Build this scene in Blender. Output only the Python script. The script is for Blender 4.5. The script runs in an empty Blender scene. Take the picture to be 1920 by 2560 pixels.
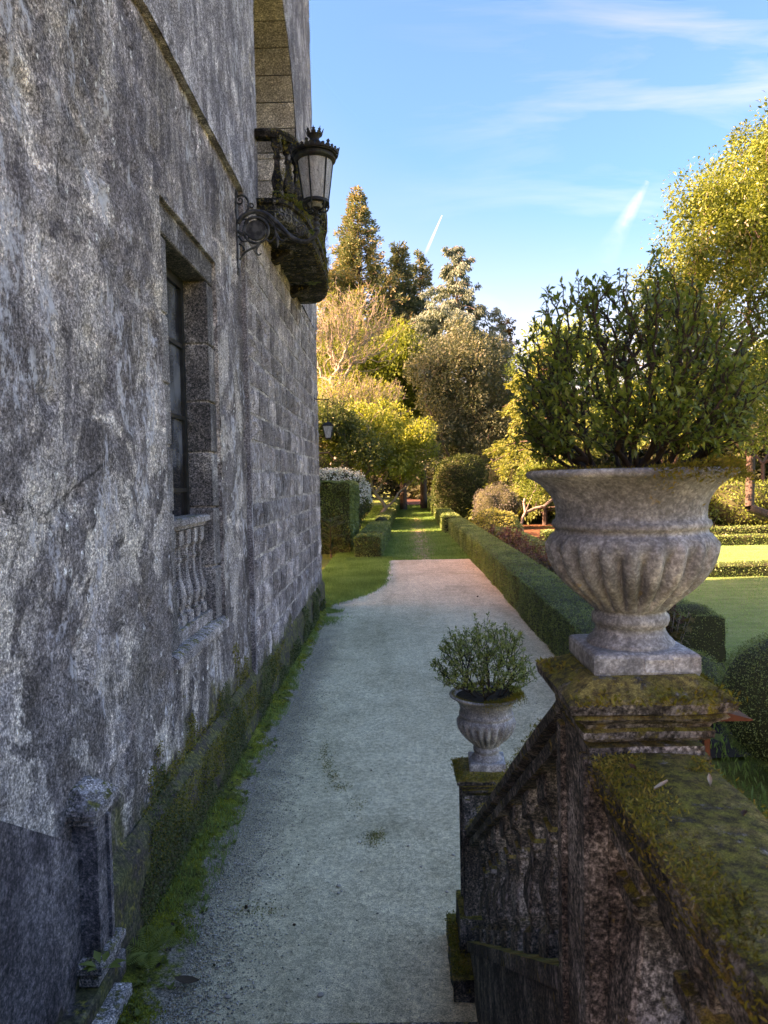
import bpy, math, random
import numpy as np
from mathutils import Vector, Matrix

sc = bpy.context.scene
C = sc.collection
PI = math.pi

# ------------------------------------------------------------------ camera, sky, sun, exposure
EYE = 3.2
cd = bpy.data.cameras.new('camera'); cam = bpy.data.objects.new('camera', cd); C.objects.link(cam)
cd.sensor_fit = 'VERTICAL'; cd.sensor_height = 36; cd.sensor_width = 27
cd.lens = 1800 / 2560 * 36; cd.clip_start = 0.05; cd.clip_end = 2000
cd.dof.use_dof = True; cd.dof.focus_distance = 7.5; cd.dof.aperture_fstop = 10.5
cam.matrix_world = (Matrix.Translation((0, 0, EYE)) @ Matrix.Rotation(0.0147, 4, 'Z')
                    @ Matrix.Rotation(PI/2 - 0.0425, 4, 'X') @ Matrix.Rotation(-0.02, 4, 'Z'))
sc.camera = cam

SUN_EL = math.radians(29)
SDX, SDY = 0.98, 0.20                       # horizontal heading of the light
world = bpy.data.worlds.new('World'); sc.world = world; world.use_nodes = True
wn = world.node_tree; wn.nodes.clear()
def wnode(t, **k):
    n = wn.nodes.new(t)
    for a, b in k.items(): setattr(n, a, b)
    return n
sky = wnode('ShaderNodeTexSky', sky_type='NISHITA', sun_disc=False)
sky.sun_elevation = SUN_EL; sky.sun_rotation = math.atan2(-SDX, -SDY)
sky.altitude = 100; sky.air_density = 1.0; sky.dust_density = 4.5; sky.ozone_density = 2.5
hsv = wnode('ShaderNodeHueSaturation'); hsv.inputs['Saturation'].default_value = 1.66; hsv.inputs['Value'].default_value = 1.0
wn.links.new(sky.outputs[0], hsv.inputs['Color'])
tc = wnode('ShaderNodeTexCoord'); sp = wnode('ShaderNodeSeparateXYZ'); wn.links.new(tc.outputs['Generated'], sp.inputs[0])
def wm(op, a, b=None, c=None, clamp=False):
    n = wnode('ShaderNodeMath', operation=op); n.use_clamp = clamp
    for i, v in enumerate((a, b, c)):
        if v is None: continue
        if isinstance(v, (int, float)): n.inputs[i].default_value = v
        else: wn.links.new(v, n.inputs[i])
    return n.outputs[0]
yy = wm('MAXIMUM', sp.outputs[1], 0.02)
U = wm('DIVIDE', sp.outputs[0], yy); V = wm('DIVIDE', sp.outputs[2], yy)
def streak(ax, ay, bx, by, w, pw=1.0):       # a soft condensation trail between two directions of the sky
    L = math.hypot(bx-ax, by-ay); dx, dy = (bx-ax)/L, (by-ay)/L
    s = wm('ADD', wm('MULTIPLY', wm('SUBTRACT', U, ax), dx), wm('MULTIPLY', wm('SUBTRACT', V, ay), dy))
    d = wm('ABSOLUTE', wm('ADD', wm('MULTIPLY', wm('SUBTRACT', U, ax), -dy), wm('MULTIPLY', wm('SUBTRACT', V, ay), dx)))
    t = wm('DIVIDE', s, L, clamp=True)
    ww = wm('MULTIPLY_ADD', t, w, w*0.25)
    a = wm('SUBTRACT', 1.0, wm('DIVIDE', d, ww), clamp=True)
    e = wm('MULTIPLY', wm('MULTIPLY', wm('GREATER_THAN', s, 0.0), wm('SUBTRACT', 1.0, t)), a)
    return wm('MULTIPLY', e, pw)
comb = wnode('ShaderNodeCombineXYZ'); wn.links.new(U, comb.inputs[0]); wn.links.new(V, comb.inputs[1])
mp = wnode('ShaderNodeMapping'); mp.inputs['Rotation'].default_value = (0, 0, math.radians(-33)); mp.inputs['Scale'].default_value = (1.6, 8.5, 1)
wn.links.new(comb.outputs[0], mp.inputs[0])
nz = wnode('ShaderNodeTexNoise'); nz.inputs['Scale'].default_value = 1.7; nz.inputs['Detail'].default_value = 7; nz.inputs['Roughness'].default_value = 0.55
nz.inputs['Distortion'].default_value = 0.5
wn.links.new(mp.outputs[0], nz.inputs['Vector'])
cir = wm('MULTIPLY', wm('MULTIPLY', wm('SUBTRACT', nz.outputs[0], 0.49), .45, clamp=True), wm('MULTIPLY_ADD', U, 1.2, 0.05, clamp=True), clamp=True)
nz2 = wnode('ShaderNodeTexNoise'); nz2.inputs['Scale'].default_value = 22; nz2.inputs['Detail'].default_value = 5; wn.links.new(comb.outputs[0], nz2.inputs['Vector'])
st2 = wm('MULTIPLY', streak(0.352, 0.40, 0.288, 0.29, 0.017, 0.25), wm('MULTIPLY', wm('SUBTRACT', nz2.outputs[0], 0.32), 2.2, clamp=True))
cl = wm('ADD', wm('ADD', cir, streak(0.0725, 0.361, 0.048, 0.308, 0.0026, 0.55)), st2, clamp=True)
mx = wnode('ShaderNodeMixRGB', blend_type='MIX'); wn.links.new(cl, mx.inputs[0]); wn.links.new(hsv.outputs[0], mx.inputs[1]); mx.inputs[2].default_value = (5.0, 6.2, 8.2, 1)
bg = wnode('ShaderNodeBackground'); bg.inputs['Strength'].default_value = 0.085; wn.links.new(mx.outputs[0], bg.inputs[0])
wo = wnode('ShaderNodeOutputWorld'); wn.links.new(bg.outputs[0], wo.inputs[0])

sl = bpy.data.lights.new('sun', 'SUN'); sl.energy = 2.5; sl.angle = math.radians(0.5); sl.color = (1.0, 0.985, 0.955)
sun = bpy.data.objects.new('sun', sl); C.objects.link(sun); sun.location = (-30, -10, 40)
sun.rotation_euler = Vector((SDX*math.cos(SUN_EL), SDY*math.cos(SUN_EL), -math.sin(SUN_EL))).to_track_quat('-Z', 'Y').to_euler()

sc.view_settings.view_transform = 'Standard'; sc.view_settings.look = 'None'
sc.view_settings.exposure = 3.26; sc.view_settings.gamma = 1.0; sc.view_settings.use_curve_mapping = False
sc.view_settings.use_white_balance = True; sc.view_settings.white_balance_temperature = 18000; sc.view_settings.white_balance_tint = 66
sc.cycles.max_bounces = 6; sc.cycles.transparent_max_bounces = 8; sc.cycles.use_denoising = True
sc.cycles.caustics_reflective = False; sc.cycles.caustics_refractive = False

# ------------------------------------------------------------------ helpers
rng = np.random.default_rng(7)
random.seed(7)

def rs(seed): return np.random.default_rng(seed)

def _hash(ix, iy, iz, s):
    h = (ix.astype(np.int64)*374761393 + iy.astype(np.int64)*668265263 + iz.astype(np.int64)*2147483647 + s*1274126177) & 0xffffffff
    h = ((h ^ (h >> 13)) * 1274126177) & 0xffffffff
    h = h ^ (h >> 16)
    return (h & 0xffff) / 65535.0
def vnoise(p, s=0):
    p = np.asarray(p, float); i = np.floor(p); f = p - i; f = f*f*(3-2*f)
    ix, iy, iz = i[:, 0], i[:, 1], i[:, 2]; r = 0
    for a in (0, 1):
        for b in (0, 1):
            for c in (0, 1):
                w = (f[:, 0] if a else 1-f[:, 0])*(f[:, 1] if b else 1-f[:, 1])*(f[:, 2] if c else 1-f[:, 2])
                r = r + w*_hash(ix+a, iy+b, iz+c, s)
    return r*2-1
def fbm(p, o=4, s=0, g=0.5):
    p = np.asarray(p, float); a, r, t = 1.0, 0, 0
    for k in range(o):
        r = r + a*vnoise(p*(2**k)+k*17.3, s+k); t += a; a *= g
    return r/t

def fast_mesh(name, V, F, smooth=False):
    """V (n,3); F (m,k) array, k constant"""
    me = bpy.data.meshes.new(name)
    V = np.ascontiguousarray(V, dtype=np.float32); F = np.ascontiguousarray(F, dtype=np.int32)
    m, k = F.shape
    me.vertices.add(len(V)); me.vertices.foreach_set('co', V.ravel())
    me.loops.add(m*k); me.loops.foreach_set('vertex_index', F.ravel())
    me.polygons.add(m); me.polygons.foreach_set('loop_start', np.arange(0, m*k, k, dtype=np.int32))
    if smooth: me.polygons.foreach_set('use_smooth', np.ones(m, dtype=bool))
    me.update(calc_edges=True)
    return me

def link(name, me, mat=None, parent=None, loc=None, rot=None, kind=None):
    o = bpy.data.objects.new(name, me); C.objects.link(o)
    if mat is not None and me is not None and len(me.materials) == 0: me.materials.append(mat)
    if parent is not None: o.parent = parent
    if loc is not None: o.location = loc
    if rot is not None: o.rotation_euler = rot
    if kind: o['kind'] = kind
    return o
def tag(o, label, cat, group=None, kind=None):
    o['label'] = label; o['category'] = cat
    if group: o['group'] = group
    if kind: o['kind'] = kind
    return o
def empty(name, loc, label, cat, group=None, rz=0):
    o = bpy.data.objects.new(name, None); C.objects.link(o); o.location = loc; o.rotation_euler = (0, 0, rz)
    return tag(o, label, cat, group)

class MB:
    def __init__(s): s.v = []; s.f = []
    def add(s, vs, fs):
        b = len(s.v); s.v += [tuple(map(float, q)) for q in vs]; s.f += [tuple(b+i for i in f) for f in fs]
    def box(s, x0, x1, y0, y1, z0, z1, bev=0.0):
        if bev <= 0:
            s.add([(x0,y0,z0),(x1,y0,z0),(x1,y1,z0),(x0,y1,z0),(x0,y0,z1),(x1,y0,z1),(x1,y1,z1),(x0,y1,z1)],
                  [(0,3,2,1),(4,5,6,7),(0,1,5,4),(1,2,6,5),(2,3,7,6),(3,0,4,7)])
        else:
            s.rings([[(x0+i,y0+i,z) ,(x1-i,y0+i,z),(x1-i,y1-i,z),(x0+i,y1-i,z)] for z, i in ((z0,bev),(z0+bev,0),(z1-bev,0),(z1,bev))])
    def rings(s, R, caps=True, closed=True):
        n = len(R[0]); b = len(s.v)
        for r in R: s.v += [tuple(map(float, q)) for q in r]
        for i in range(len(R)-1):
            for j in range(n if closed else n-1):
                k = (j+1) % n
                s.f.append((b+i*n+j, b+i*n+k, b+(i+1)*n+k, b+(i+1)*n+j))
        if caps and closed:
            s.f.append(tuple(b+j for j in reversed(range(n)))); s.f.append(tuple(b+(len(R)-1)*n+j for j in range(n)))
    def square(s, cx, cy, prof, shear=0.0, ch=0.12, sy=1.0):
        """loft of chamfered squares; prof = (z, half width[, shear weight])"""
        R = []
        for q in prof:
            z, w = q[0], q[1]; sw = q[2] if len(q) > 2 else 0
            c = w*ch
            pts = [(w-c,-w),(w,-w+c),(w,w-c),(w-c,w),(-w+c,w),(-w,w-c),(-w,-w+c),(-w+c,-w)]
            R.append([(cx+a, cy+b*sy, z + shear*sw*b*sy) for a, b in pts])
        s.rings(R)
    def lathe(s, cx, cy, prof, n=24, fn=None):
        R = []
        for z, r in prof:
            R.append([(cx+r*math.cos(t), cy+r*math.sin(t), z) for t in [2*PI*i/n for i in range(n)]])
        s.rings(R)
    def tube(s, pts, rad, n=8, caps=True):
        P = [Vector(p) for p in pts]
        if not hasattr(rad, '__len__'): rad = [rad]*len(P)
        up = None; R = []
        for i, p in enumerate(P):
            t = (P[min(i+1, len(P)-1)] - P[max(i-1, 0)]).normalized()
            if up is None: up = t.orthogonal().normalized()
            up = (up - t*up.dot(t)).normalized(); sd = t.cross(up)
            R.append([tuple(p + (up*math.cos(a)+sd*math.sin(a))*rad[i]) for a in [2*PI*j/n for j in range(n)]])
        s.rings(R, caps=caps)
    def extrude(s, prof, path, closed=True):
        """prof: (a,b) with a lateral, b up; path: (x,y,z) with lateral direction taken level"""
        P = [Vector(p) for p in path]; R = []
        for i, p in enumerate(P):
            t = P[min(i+1, len(P)-1)] - P[max(i-1, 0)]; t.z = 0; t.normalize()
            r = Vector((t.y, -t.x, 0))
            R.append([tuple(p + r*a + Vector((0,0,b))) for a, b in prof])
        s.rings(R, closed=closed, caps=closed)
    def build(s, name, mat, parent=None, smooth=False, kind=None, loc=None):
        me = s.mesh(name, smooth)
        return link(name, me, mat, parent, loc, None, kind)
    def mesh(s, name='m', smooth=False):
        me = bpy.data.meshes.new(name); me.from_pydata(s.v, [], s.f); me.update()
        if smooth: me.polygons.foreach_set('use_smooth', [True]*len(me.polygons))
        return me

def rough(me, amp, freq, seed=0, oct=3):
    n = len(me.vertices); co = np.empty(n*3, np.float32); me.vertices.foreach_get('co', co); co = co.reshape(-1, 3)
    d = np.stack([fbm(co*freq+91*k, oct, seed+k*5) for k in range(3)], 1)
    me.vertices.foreach_set('co', (co+d*amp).astype(np.float32).ravel()); me.update()

def remesh_sub(o, levels=2, simple=True):
    m = o.modifiers.new('sub', 'SUBSURF'); m.subdivision_type = 'SIMPLE' if simple else 'CATMULL_CLARK'; m.levels = m.render_levels = levels

def grid_patch(P, nu, nv):
    """P(u,v arrays)->(n,3); returns V,F"""
    u, v = np.meshgrid(np.linspace(0, 1, nu+1), np.linspace(0, 1, nv+1), indexing='ij')
    V = P(u.ravel(), v.ravel()); i = np.arange((nu+1)*(nv+1)).reshape(nu+1, nv+1)
    F = np.stack([i[:-1, :-1], i[1:, :-1], i[1:, 1:], i[:-1, 1:]], -1).reshape(-1, 4)
    return V, F
def join(parts):
    Vs, Fs, b = [], [], 0
    for V, F in parts: Vs.append(V); Fs.append(F+b); b += len(V)
    return np.concatenate(Vs), np.concatenate(Fs)

def norm(a): return a/np.maximum(np.linalg.norm(a, axis=1, keepdims=True), 1e-9)
def leaves(P, D, N, L, W, folded=True):
    P = np.asarray(P, float); D = norm(np.asarray(D, float)); N = np.asarray(N, float); N = norm(N - D*np.sum(N*D, 1, keepdims=True)); S = np.cross(D, N)
    L = np.broadcast_to(L, (len(P),))[:, None]; W = np.broadcast_to(W, (len(P),))[:, None]; n = len(P)
    if folded:
        V = np.stack([P, P+D*L*.52-S*W*.5+N*W*.18, P+D*L-N*L*.12, P+D*L*.52+S*W*.5+N*W*.18, P+D*L*.5], 1).reshape(-1, 3)
        b = np.arange(n)[:, None]*5
        F = np.concatenate([b+[[0, 1, 2, 4]], b+[[0, 4, 2, 3]]], 1).reshape(-1, 4)
    else:
        V = np.stack([P, P+D*L*.5-S*W*.5, P+D*L, P+D*L*.5+S*W*.5], 1).reshape(-1, 3)
        F = np.arange(n*4).reshape(-1, 4)
    return V, F
def sticks(p0, p1, r0, r1, n=4):
    p0 = np.asarray(p0, float); p1 = np.asarray(p1, float); t = norm(p1-p0)
    a = np.where(np.abs(t[:, 2:3]) < .9, np.array([[0, 0, 1.]]), np.array([[1., 0, 0]]))
    u = norm(np.cross(t, a)); w = np.cross(t, u); m = len(p0)
    r0 = np.broadcast_to(r0, (m,))[:, None]; r1 = np.broadcast_to(r1, (m,))[:, None]
    ring = []
    for c, r in ((p0, r0), (p1, r1)):
        for k in range(n):
            an = 2*PI*k/n; ring.append(c + (u*math.cos(an)+w*math.sin(an))*r)
    V = np.stack(ring, 1).reshape(-1, 3); b = np.arange(m)[:, None]*(2*n)
    F = np.concatenate([b+[[k, (k+1) % n, n+(k+1) % n, n+k]] for k in range(n)], 1).reshape(-1, 4)
    return V, F
def unit(r, n): return norm(r.normal(size=(n, 3)))

def grow(r, base, T, kpath=.55, nseg=3, wob=.06, lift=.15):
    """skeleton from base through terminal points; returns nodes, parents, terminal node ids"""
    base = np.atleast_2d(base).astype(float); T = np.asarray(T, float)
    d0 = np.linalg.norm(T-base.mean(0), axis=1); T = T[np.argsort(d0)]; d0 = np.sort(d0)
    mx = len(base)+len(T)*nseg+1
    Nn = np.zeros((mx, 3)); pl = np.zeros(mx); dB = np.zeros(mx); par = -np.ones(mx, int); n = len(base); Nn[:n] = base; term = []
    bm = base.mean(0)
    for t, dt in zip(T, d0):
        c = np.linalg.norm(Nn[:n]-t, axis=1)+kpath*pl[:n]; c[dB[:n] > dt*.93] += 99
        i = int(np.argmin(c)); a = Nn[i]; L = np.linalg.norm(t-a); prev = i
        for k in range(1, nseg+1):
            f = k/nseg; q = a+(t-a)*f
            if k < nseg: q = q + r.normal(size=3)*L*wob; q[2] -= lift*L*f*(1-f)
            Nn[n] = q; par[n] = prev; pl[n] = pl[prev]+L/nseg; dB[n] = np.linalg.norm(q-bm); prev = n; n += 1
        term.append(prev)
    return Nn[:n], par[:n], np.array(term)
def skeleton_mesh(Nn, par, rtip, power=.45, n=4, rmax=99):
    cnt = np.ones(len(Nn))*0.0; isleaf = np.ones(len(Nn), bool)
    isleaf[par[par >= 0]] = False; cnt[isleaf] = 1
    for i in range(len(Nn)-1, -1, -1):
        if par[i] >= 0: cnt[par[i]] += cnt[i]
    rad = np.minimum(rtip*np.maximum(cnt, 1)**power, rmax)
    idx = np.where(par >= 0)[0]
    r0 = np.minimum(rad[par[idx]], rad[idx]*1.5)
    return sticks(Nn[par[idx]], Nn[idx], r0, rad[idx], n)

# ------------------------------------------------------------------ materials
class NT:
    def __init__(s, name):
        s.m = bpy.data.materials.new(name); s.m.use_nodes = True; s.t = s.m.node_tree; s.t.nodes.clear()
        s.out = s.t.nodes.new('ShaderNodeOutputMaterial'); s.geo = s.t.nodes.new('ShaderNodeNewGeometry'); s.tc = s.t.nodes.new('ShaderNodeTexCoord')
        s.pos = s.geo.outputs['Position']; s.obj = s.tc.outputs['Object']
    def n(s, t, **k):
        x = s.t.nodes.new(t)
        for a, b in k.items(): setattr(x, a, b)
        return x
    def l(s, a, b): s.t.links.new(a, b)
    def put(s, v, inp):
        if isinstance(v, (int, float)): inp.default_value = v
        elif isinstance(v, (tuple, list)): inp.default_value = (*v, 1) if len(v) == 3 and inp.type == 'RGBA' else v
        else: s.l(v, inp)
    def map(s, v, scale=(1, 1, 1), rot=(0, 0, 0), loc=(0, 0, 0)):
        m = s.n('ShaderNodeMapping'); s.l(v, m.inputs[0]); m.inputs['Scale'].default_value = scale; m.inputs['Rotation'].default_value = rot; m.inputs['Location'].default_value = loc
        return m.outputs[0]
    def noise(s, v, scale, detail=4, rough=.55, dist=0):
        x = s.n('ShaderNodeTexNoise'); s.l(v, x.inputs['Vector']); x.inputs['Scale'].default_value = scale; x.inputs['Detail'].default_value = detail
        x.inputs['Roughness'].default_value = rough; x.inputs['Distortion'].default_value = dist
        return x.outputs[0]
    def vor(s, v, scale, feat='F1', out=0):
        x = s.n('ShaderNodeTexVoronoi', feature=feat); s.l(v, x.inputs['Vector']); x.inputs['Scale'].default_value = scale
        return x.outputs[out]
    def ramp(s, v, stops, interp='LINEAR'):
        r = s.n('ShaderNodeValToRGB'); s.put(v, r.inputs[0]); cr = r.color_ramp; cr.interpolation = interp
        while len(cr.elements) < len(stops): cr.elements.new(0.5)
        for e, (p, c) in zip(cr.elements, stops):
            e.position = p; e.color = (c, c, c, 1) if isinstance(c, (int, float)) else (*c, 1)
        return r.outputs[0]
    def mix(s, f, a, b, mode='MIX'):
        x = s.n('ShaderNodeMixRGB', blend_type=mode); s.put(f, x.inputs[0]); s.put(a, x.inputs[1]); s.put(b, x.inputs[2]); return x.outputs[0]
    def math(s, op, a, b=0.0, c=None, clamp=False):
        x = s.n('ShaderNodeMath', operation=op); x.use_clamp = clamp; s.put(a, x.inputs[0]); s.put(b, x.inputs[1])
        if c is not None: s.put(c, x.inputs[2])
        return x.outputs[0]
    def rng(s, v, a, b, c=0.0, d=1.0):
        x = s.n('ShaderNodeMapRange'); x.clamp = True; s.put(v, x.inputs[0])
        for i, q in enumerate((a, b, c, d)): x.inputs[i+1].default_value = q
        return x.outputs[0]
    def xyz(s, v):
        x = s.n('ShaderNodeSeparateXYZ'); s.l(v, x.inputs[0]); return x.outputs
    def bump(s, h, strength=.5, dist=.02, nrm=None):
        b = s.n('ShaderNodeBump'); s.l(h, b.inputs['Height']); b.inputs['Strength'].default_value = strength; b.inputs['Distance'].default_value = dist
        if nrm is not None: s.l(nrm, b.inputs['Normal'])
        return b.outputs[0]
    def pbr(s, col, rough=.85, nrm=None, spec=.3, metal=0, trans=None, tcol=None):
        p = s.n('ShaderNodeBsdfPrincipled'); s.put(col, p.inputs['Base Color']); s.put(rough, p.inputs['Roughness']); s.put(spec, p.inputs['Specular IOR Level']); s.put(metal, p.inputs['Metallic'])
        if nrm is not None: s.l(nrm, p.inputs['Normal'])
        o = p.outputs[0]
        if trans:
            t = s.n('ShaderNodeBsdfTranslucent'); s.put(tcol if tcol is not None else col, t.inputs[0])
            m = s.n('ShaderNodeMixShader'); m.inputs[0].default_value = trans; s.l(o, m.inputs[1]); s.l(t.outputs[0], m.inputs[2]); o = m.outputs[0]
        s.l(o, s.out.inputs[0]); return s.m

def leaf_mat(name, cols, trans=.4, rough=.55, big=.35, spec=.35, lo=.35, hi=.65):
    """per-leaf variety plus broad drifts of colour"""
    t = NT(name)
    r = t.geo.outputs['Random Per Island']
    b = t.noise(t.obj, big, 3)
    f = t.math('ADD', t.math('MULTIPLY', r, .55), t.math('MULTIPLY', t.rng(b, lo, hi), .45))
    k = len(cols)-1
    c = t.ramp(f, [(i/k*.9+.05, q) for i, q in enumerate(cols)])
    tc_ = t.mix(.55, c, t.mix(1.0, c, (1.5, 1.25, .5), 'MULTIPLY'))
    return t.pbr(c, rough, None, spec, 0, trans, tc_)

def stone_mat(name, base=((.035,.033,.035),(.11,.105,.108),(.24,.23,.225)), moss=0.0, lichen=.5, warm=0.0, streak=1.0, ground=0.0, scale=1.0, perobj=0.0, objspace=False, mossup=0.0, bumpd=.012, gritty=.85, gain=1.0, blocks=0):
    base = tuple((min(.8, c_[0]*1.02*gain), c_[1]*gain, c_[2]*.97*gain) for c_ in base)
    t = NT(name); P = t.obj if objspace else t.pos
    big = t.noise(P, .55*scale, 5, .6, .6)
    mid = t.noise(t.map(P, (1, 1, .75)), 2.6*scale, 10, .72, .5)
    strk = t.noise(t.map(P, (3.6*scale, 3.6*scale, .42*scale)), 1.6, 7, .62, .3)
    fine = t.noise(P, 38*scale, 5, .75)
    grit = t.noise(P, 150*scale, 2, .6)
    strk = t.math('ADD', t.math('MULTIPLY', strk, .6), t.math('MULTIPLY', t.noise(t.map(P, (9*scale, 9*scale, 3.2*scale)), 1.7, 6, .72, .3), .4))
    f = t.math('ADD', t.math('MULTIPLY', big, .40), t.math('MULTIPLY', mid, .9))
    f = t.math('ADD', f, t.math('MULTIPLY', strk, .3*streak)); f = t.math('DIVIDE', f, 1.3+.3*streak)
    c = t.ramp(f, [(.40, tuple(.6*a+.4*b for a, b in zip(base[0], base[1]))), (.47, tuple(.3*a+.7*b for a, b in zip(base[0], base[1]))), (.51, base[1]), (.575, base[2])])
    dk = t.rng(t.noise(t.map(P, (1, 1, .75), loc=(2, 8, 1)), 1.15*scale, 8, .74, .4), .51, .54)
    c = t.mix(t.math('MULTIPLY', dk, .55*min(1, streak)), c, t.mix(1.0, c, (.36, .34, .36), 'MULTIPLY'))
    if perobj:
        oi = t.n('ShaderNodeObjectInfo')
        c = t.mix(perobj, c, t.mix(1.0, c, t.ramp(oi.outputs['Random'], [(0, .35), (.5, .95), (1, 1.7)]), 'MULTIPLY'))
    if blocks:
        bt_ = t.n('ShaderNodeTexBrick'); bt_.offset = .5; pass
        sx_ = t.xyz(P); cb = t.n('ShaderNodeCombineXYZ'); wob = t.math('MULTIPLY', t.math('SUBTRACT', mid, .5), .5); t.l(t.math('ADD', sx_[1], wob), cb.inputs[0]); t.l(t.math('ADD', sx_[2], wob), cb.inputs[1]); t.l(cb.outputs[0], bt_.inputs['Vector'])
        bt_.inputs['Scale'].default_value = 1.0; bt_.inputs['Brick Width'].default_value = .8; bt_.inputs['Row Height'].default_value = .46; bt_.inputs['Mortar Size'].default_value = .035; bt_.inputs['Mortar Smooth'].default_value = 1.0
        bt_.inputs['Color1'].default_value = (.55, .53, .56, 1); bt_.inputs['Color2'].default_value = (1.15, 1.12, 1.1, 1); bt_.inputs['Mortar'].default_value = (1.7, 1.65, 1.6, 1)
        c = t.mix(t.math('MULTIPLY', t.rng(t.noise(P, .5, 3), .35, .6), blocks), c, t.mix(1.0, c, bt_.outputs[0], 'MULTIPLY'))
    if warm:
        w = t.rng(t.noise(t.map(P, (1, 1, .8), loc=(3, 3, 7)), .8*scale, 5, .6), .52, .64)
        c = t.mix(t.math('MULTIPLY', w, warm), c, t.mix(t.rng(fine, .4, .6), (.2, .165, .14), (.44, .38, .32)))
    if blocks:
        mk_ = t.rng(t.noise(t.map(P, (1, 1, .8), loc=(1, 5, 2)), 1.25, 12, .70, .7), .484, .520)
        up_ = t.rng(t.xyz(P)[2], 3.0, 5.5)
        lightc = t.mix(t.rng(t.noise(P, 1.9, 8, .7), .42, .58), (.37, .335, .305), (.64, .57, .485))
        darkc = t.mix(t.rng(t.noise(P, 3.3, 8, .7), .42, .58), (.10, .086, .074), (.205, .182, .168))
        c = t.mix(t.math('MULTIPLY', t.rng(t.xyz(P)[2], 6.5, 2.5, .35, .80), 1.0), c, t.mix(mk_, darkc, lightc))
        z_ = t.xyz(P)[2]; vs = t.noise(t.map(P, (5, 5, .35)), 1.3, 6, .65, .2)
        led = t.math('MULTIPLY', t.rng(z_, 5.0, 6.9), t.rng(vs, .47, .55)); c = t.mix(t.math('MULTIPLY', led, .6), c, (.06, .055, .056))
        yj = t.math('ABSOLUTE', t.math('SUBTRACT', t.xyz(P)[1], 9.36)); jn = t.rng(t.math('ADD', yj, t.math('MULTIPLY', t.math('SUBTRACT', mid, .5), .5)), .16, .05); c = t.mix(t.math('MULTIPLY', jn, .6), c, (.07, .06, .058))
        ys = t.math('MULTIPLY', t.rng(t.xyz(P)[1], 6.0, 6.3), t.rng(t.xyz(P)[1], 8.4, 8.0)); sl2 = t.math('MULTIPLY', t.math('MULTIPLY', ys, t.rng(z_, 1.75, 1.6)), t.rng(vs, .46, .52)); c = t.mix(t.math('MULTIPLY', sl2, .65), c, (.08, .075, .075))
        cr1 = t.n('ShaderNodeTexVoronoi', feature='DISTANCE_TO_EDGE'); t.l(t.map(t.mix(.16, P, t.mix(1, t.noise(P, 2.2, 6, .7), (4, 4, 4), 'MULTIPLY')), (1, 1, 1.2)), cr1.inputs['Vector']); cr1.inputs['Scale'].default_value = .9
        ck = t.math('MULTIPLY', t.rng(cr1.outputs[0], .012, .004), t.rng(t.noise(P, .7, 4, .6), .50, .55)); c = t.mix(t.math('MULTIPLY', ck, .8), c, (.04, .035, .033))
        c = t.mix(t.math('MULTIPLY', t.rng(t.noise(P, .5, 3), .38, .55), .55), c, t.mix(1.0, c, bt_.outputs[0], 'MULTIPLY'))
        pore = t.math('MULTIPLY', t.rng(t.vor(t.map(P, (1, 1, .8)), 26), .20, .12), t.rng(t.noise(P, 5, 5, .7), .48, .56))
        c = t.mix(t.math('MULTIPLY', pore, .75), c, (.05, .042, .038))
        dot = t.math('MULTIPLY', t.rng(t.vor(t.map(P, (1, 1, .8), loc=(4, 4, 4)), 7.5), .20, .15), t.rng(t.noise(P, .9, 4, .6), .50, .56))
        c = t.mix(t.math('MULTIPLY', dot, t.rng(t.noise(P, 40, 3, .8), .42, .52)), c, (.66, .70, .66))
    # crystalline grit of the granite
    c = t.mix(.8 if gritty > .4 else .35, c, t.ramp(fine, [(.38, .3), (.5, .9), (.62, 2.0)]), 'MULTIPLY')
    salt = t.noise(P, 78, 3, .85)
    c = t.mix(gritty, c, t.ramp(salt, [(.40, .22), (.475, .8), (.525, 1.15), (.60, 2.3)]), 'MULTIPLY')
    # pale lichen crusts
    if lichen:
        a = t.rng(t.noise(t.map(P, (1, 1, .45), loc=(9, 2, 5)), 1.5*scale, 8, .72, .5), .55, .585)
        b = t.rng(t.noise(t.map(P, (1, 1, .6)), 14*scale, 5, .75), .47, .56)
        c = t.mix(t.math('MULTIPLY', t.math('MULTIPLY', a, b), lichen), c, t.mix(t.rng(fine, .4, .6), (.33, .36, .37), (.62, .66, .68)))
        a2 = t.rng(t.vor(t.map(P, (1, 1, .7)), 2.3*scale), .22, .12)
        c = t.mix(t.math('MULTIPLY', t.math('MULTIPLY', a2, b), lichen*.8), c, (.58, .62, .62))
    z = t.xyz(t.pos)[2]
    if ground:      # damp brown and green growth near the soil
        e = t.math('ADD', z, t.math('MULTIPLY', t.math('SUBTRACT', t.noise(t.map(P, (1, 1, .5)), 1.3, 5, .65), .5), 2.2))
        g = t.rng(e, ground*1.05, ground*.75)
        gc = t.mix(t.rng(t.noise(P, 5, 5, .7), .42, .6), (.075, .056, .046), (.09, .10, .04))
        gc = t.mix(t.rng(t.noise(P, 13, 4, .7), .55, .66), gc, (.22, .18, .035))
        gc = t.mix(.8, gc, t.ramp(fine, [(.38, .4), (.5, 1.0), (.62, 2.0)]), 'MULTIPLY')
        c = t.mix(t.math('MULTIPLY', g, .93), c, gc)
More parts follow.
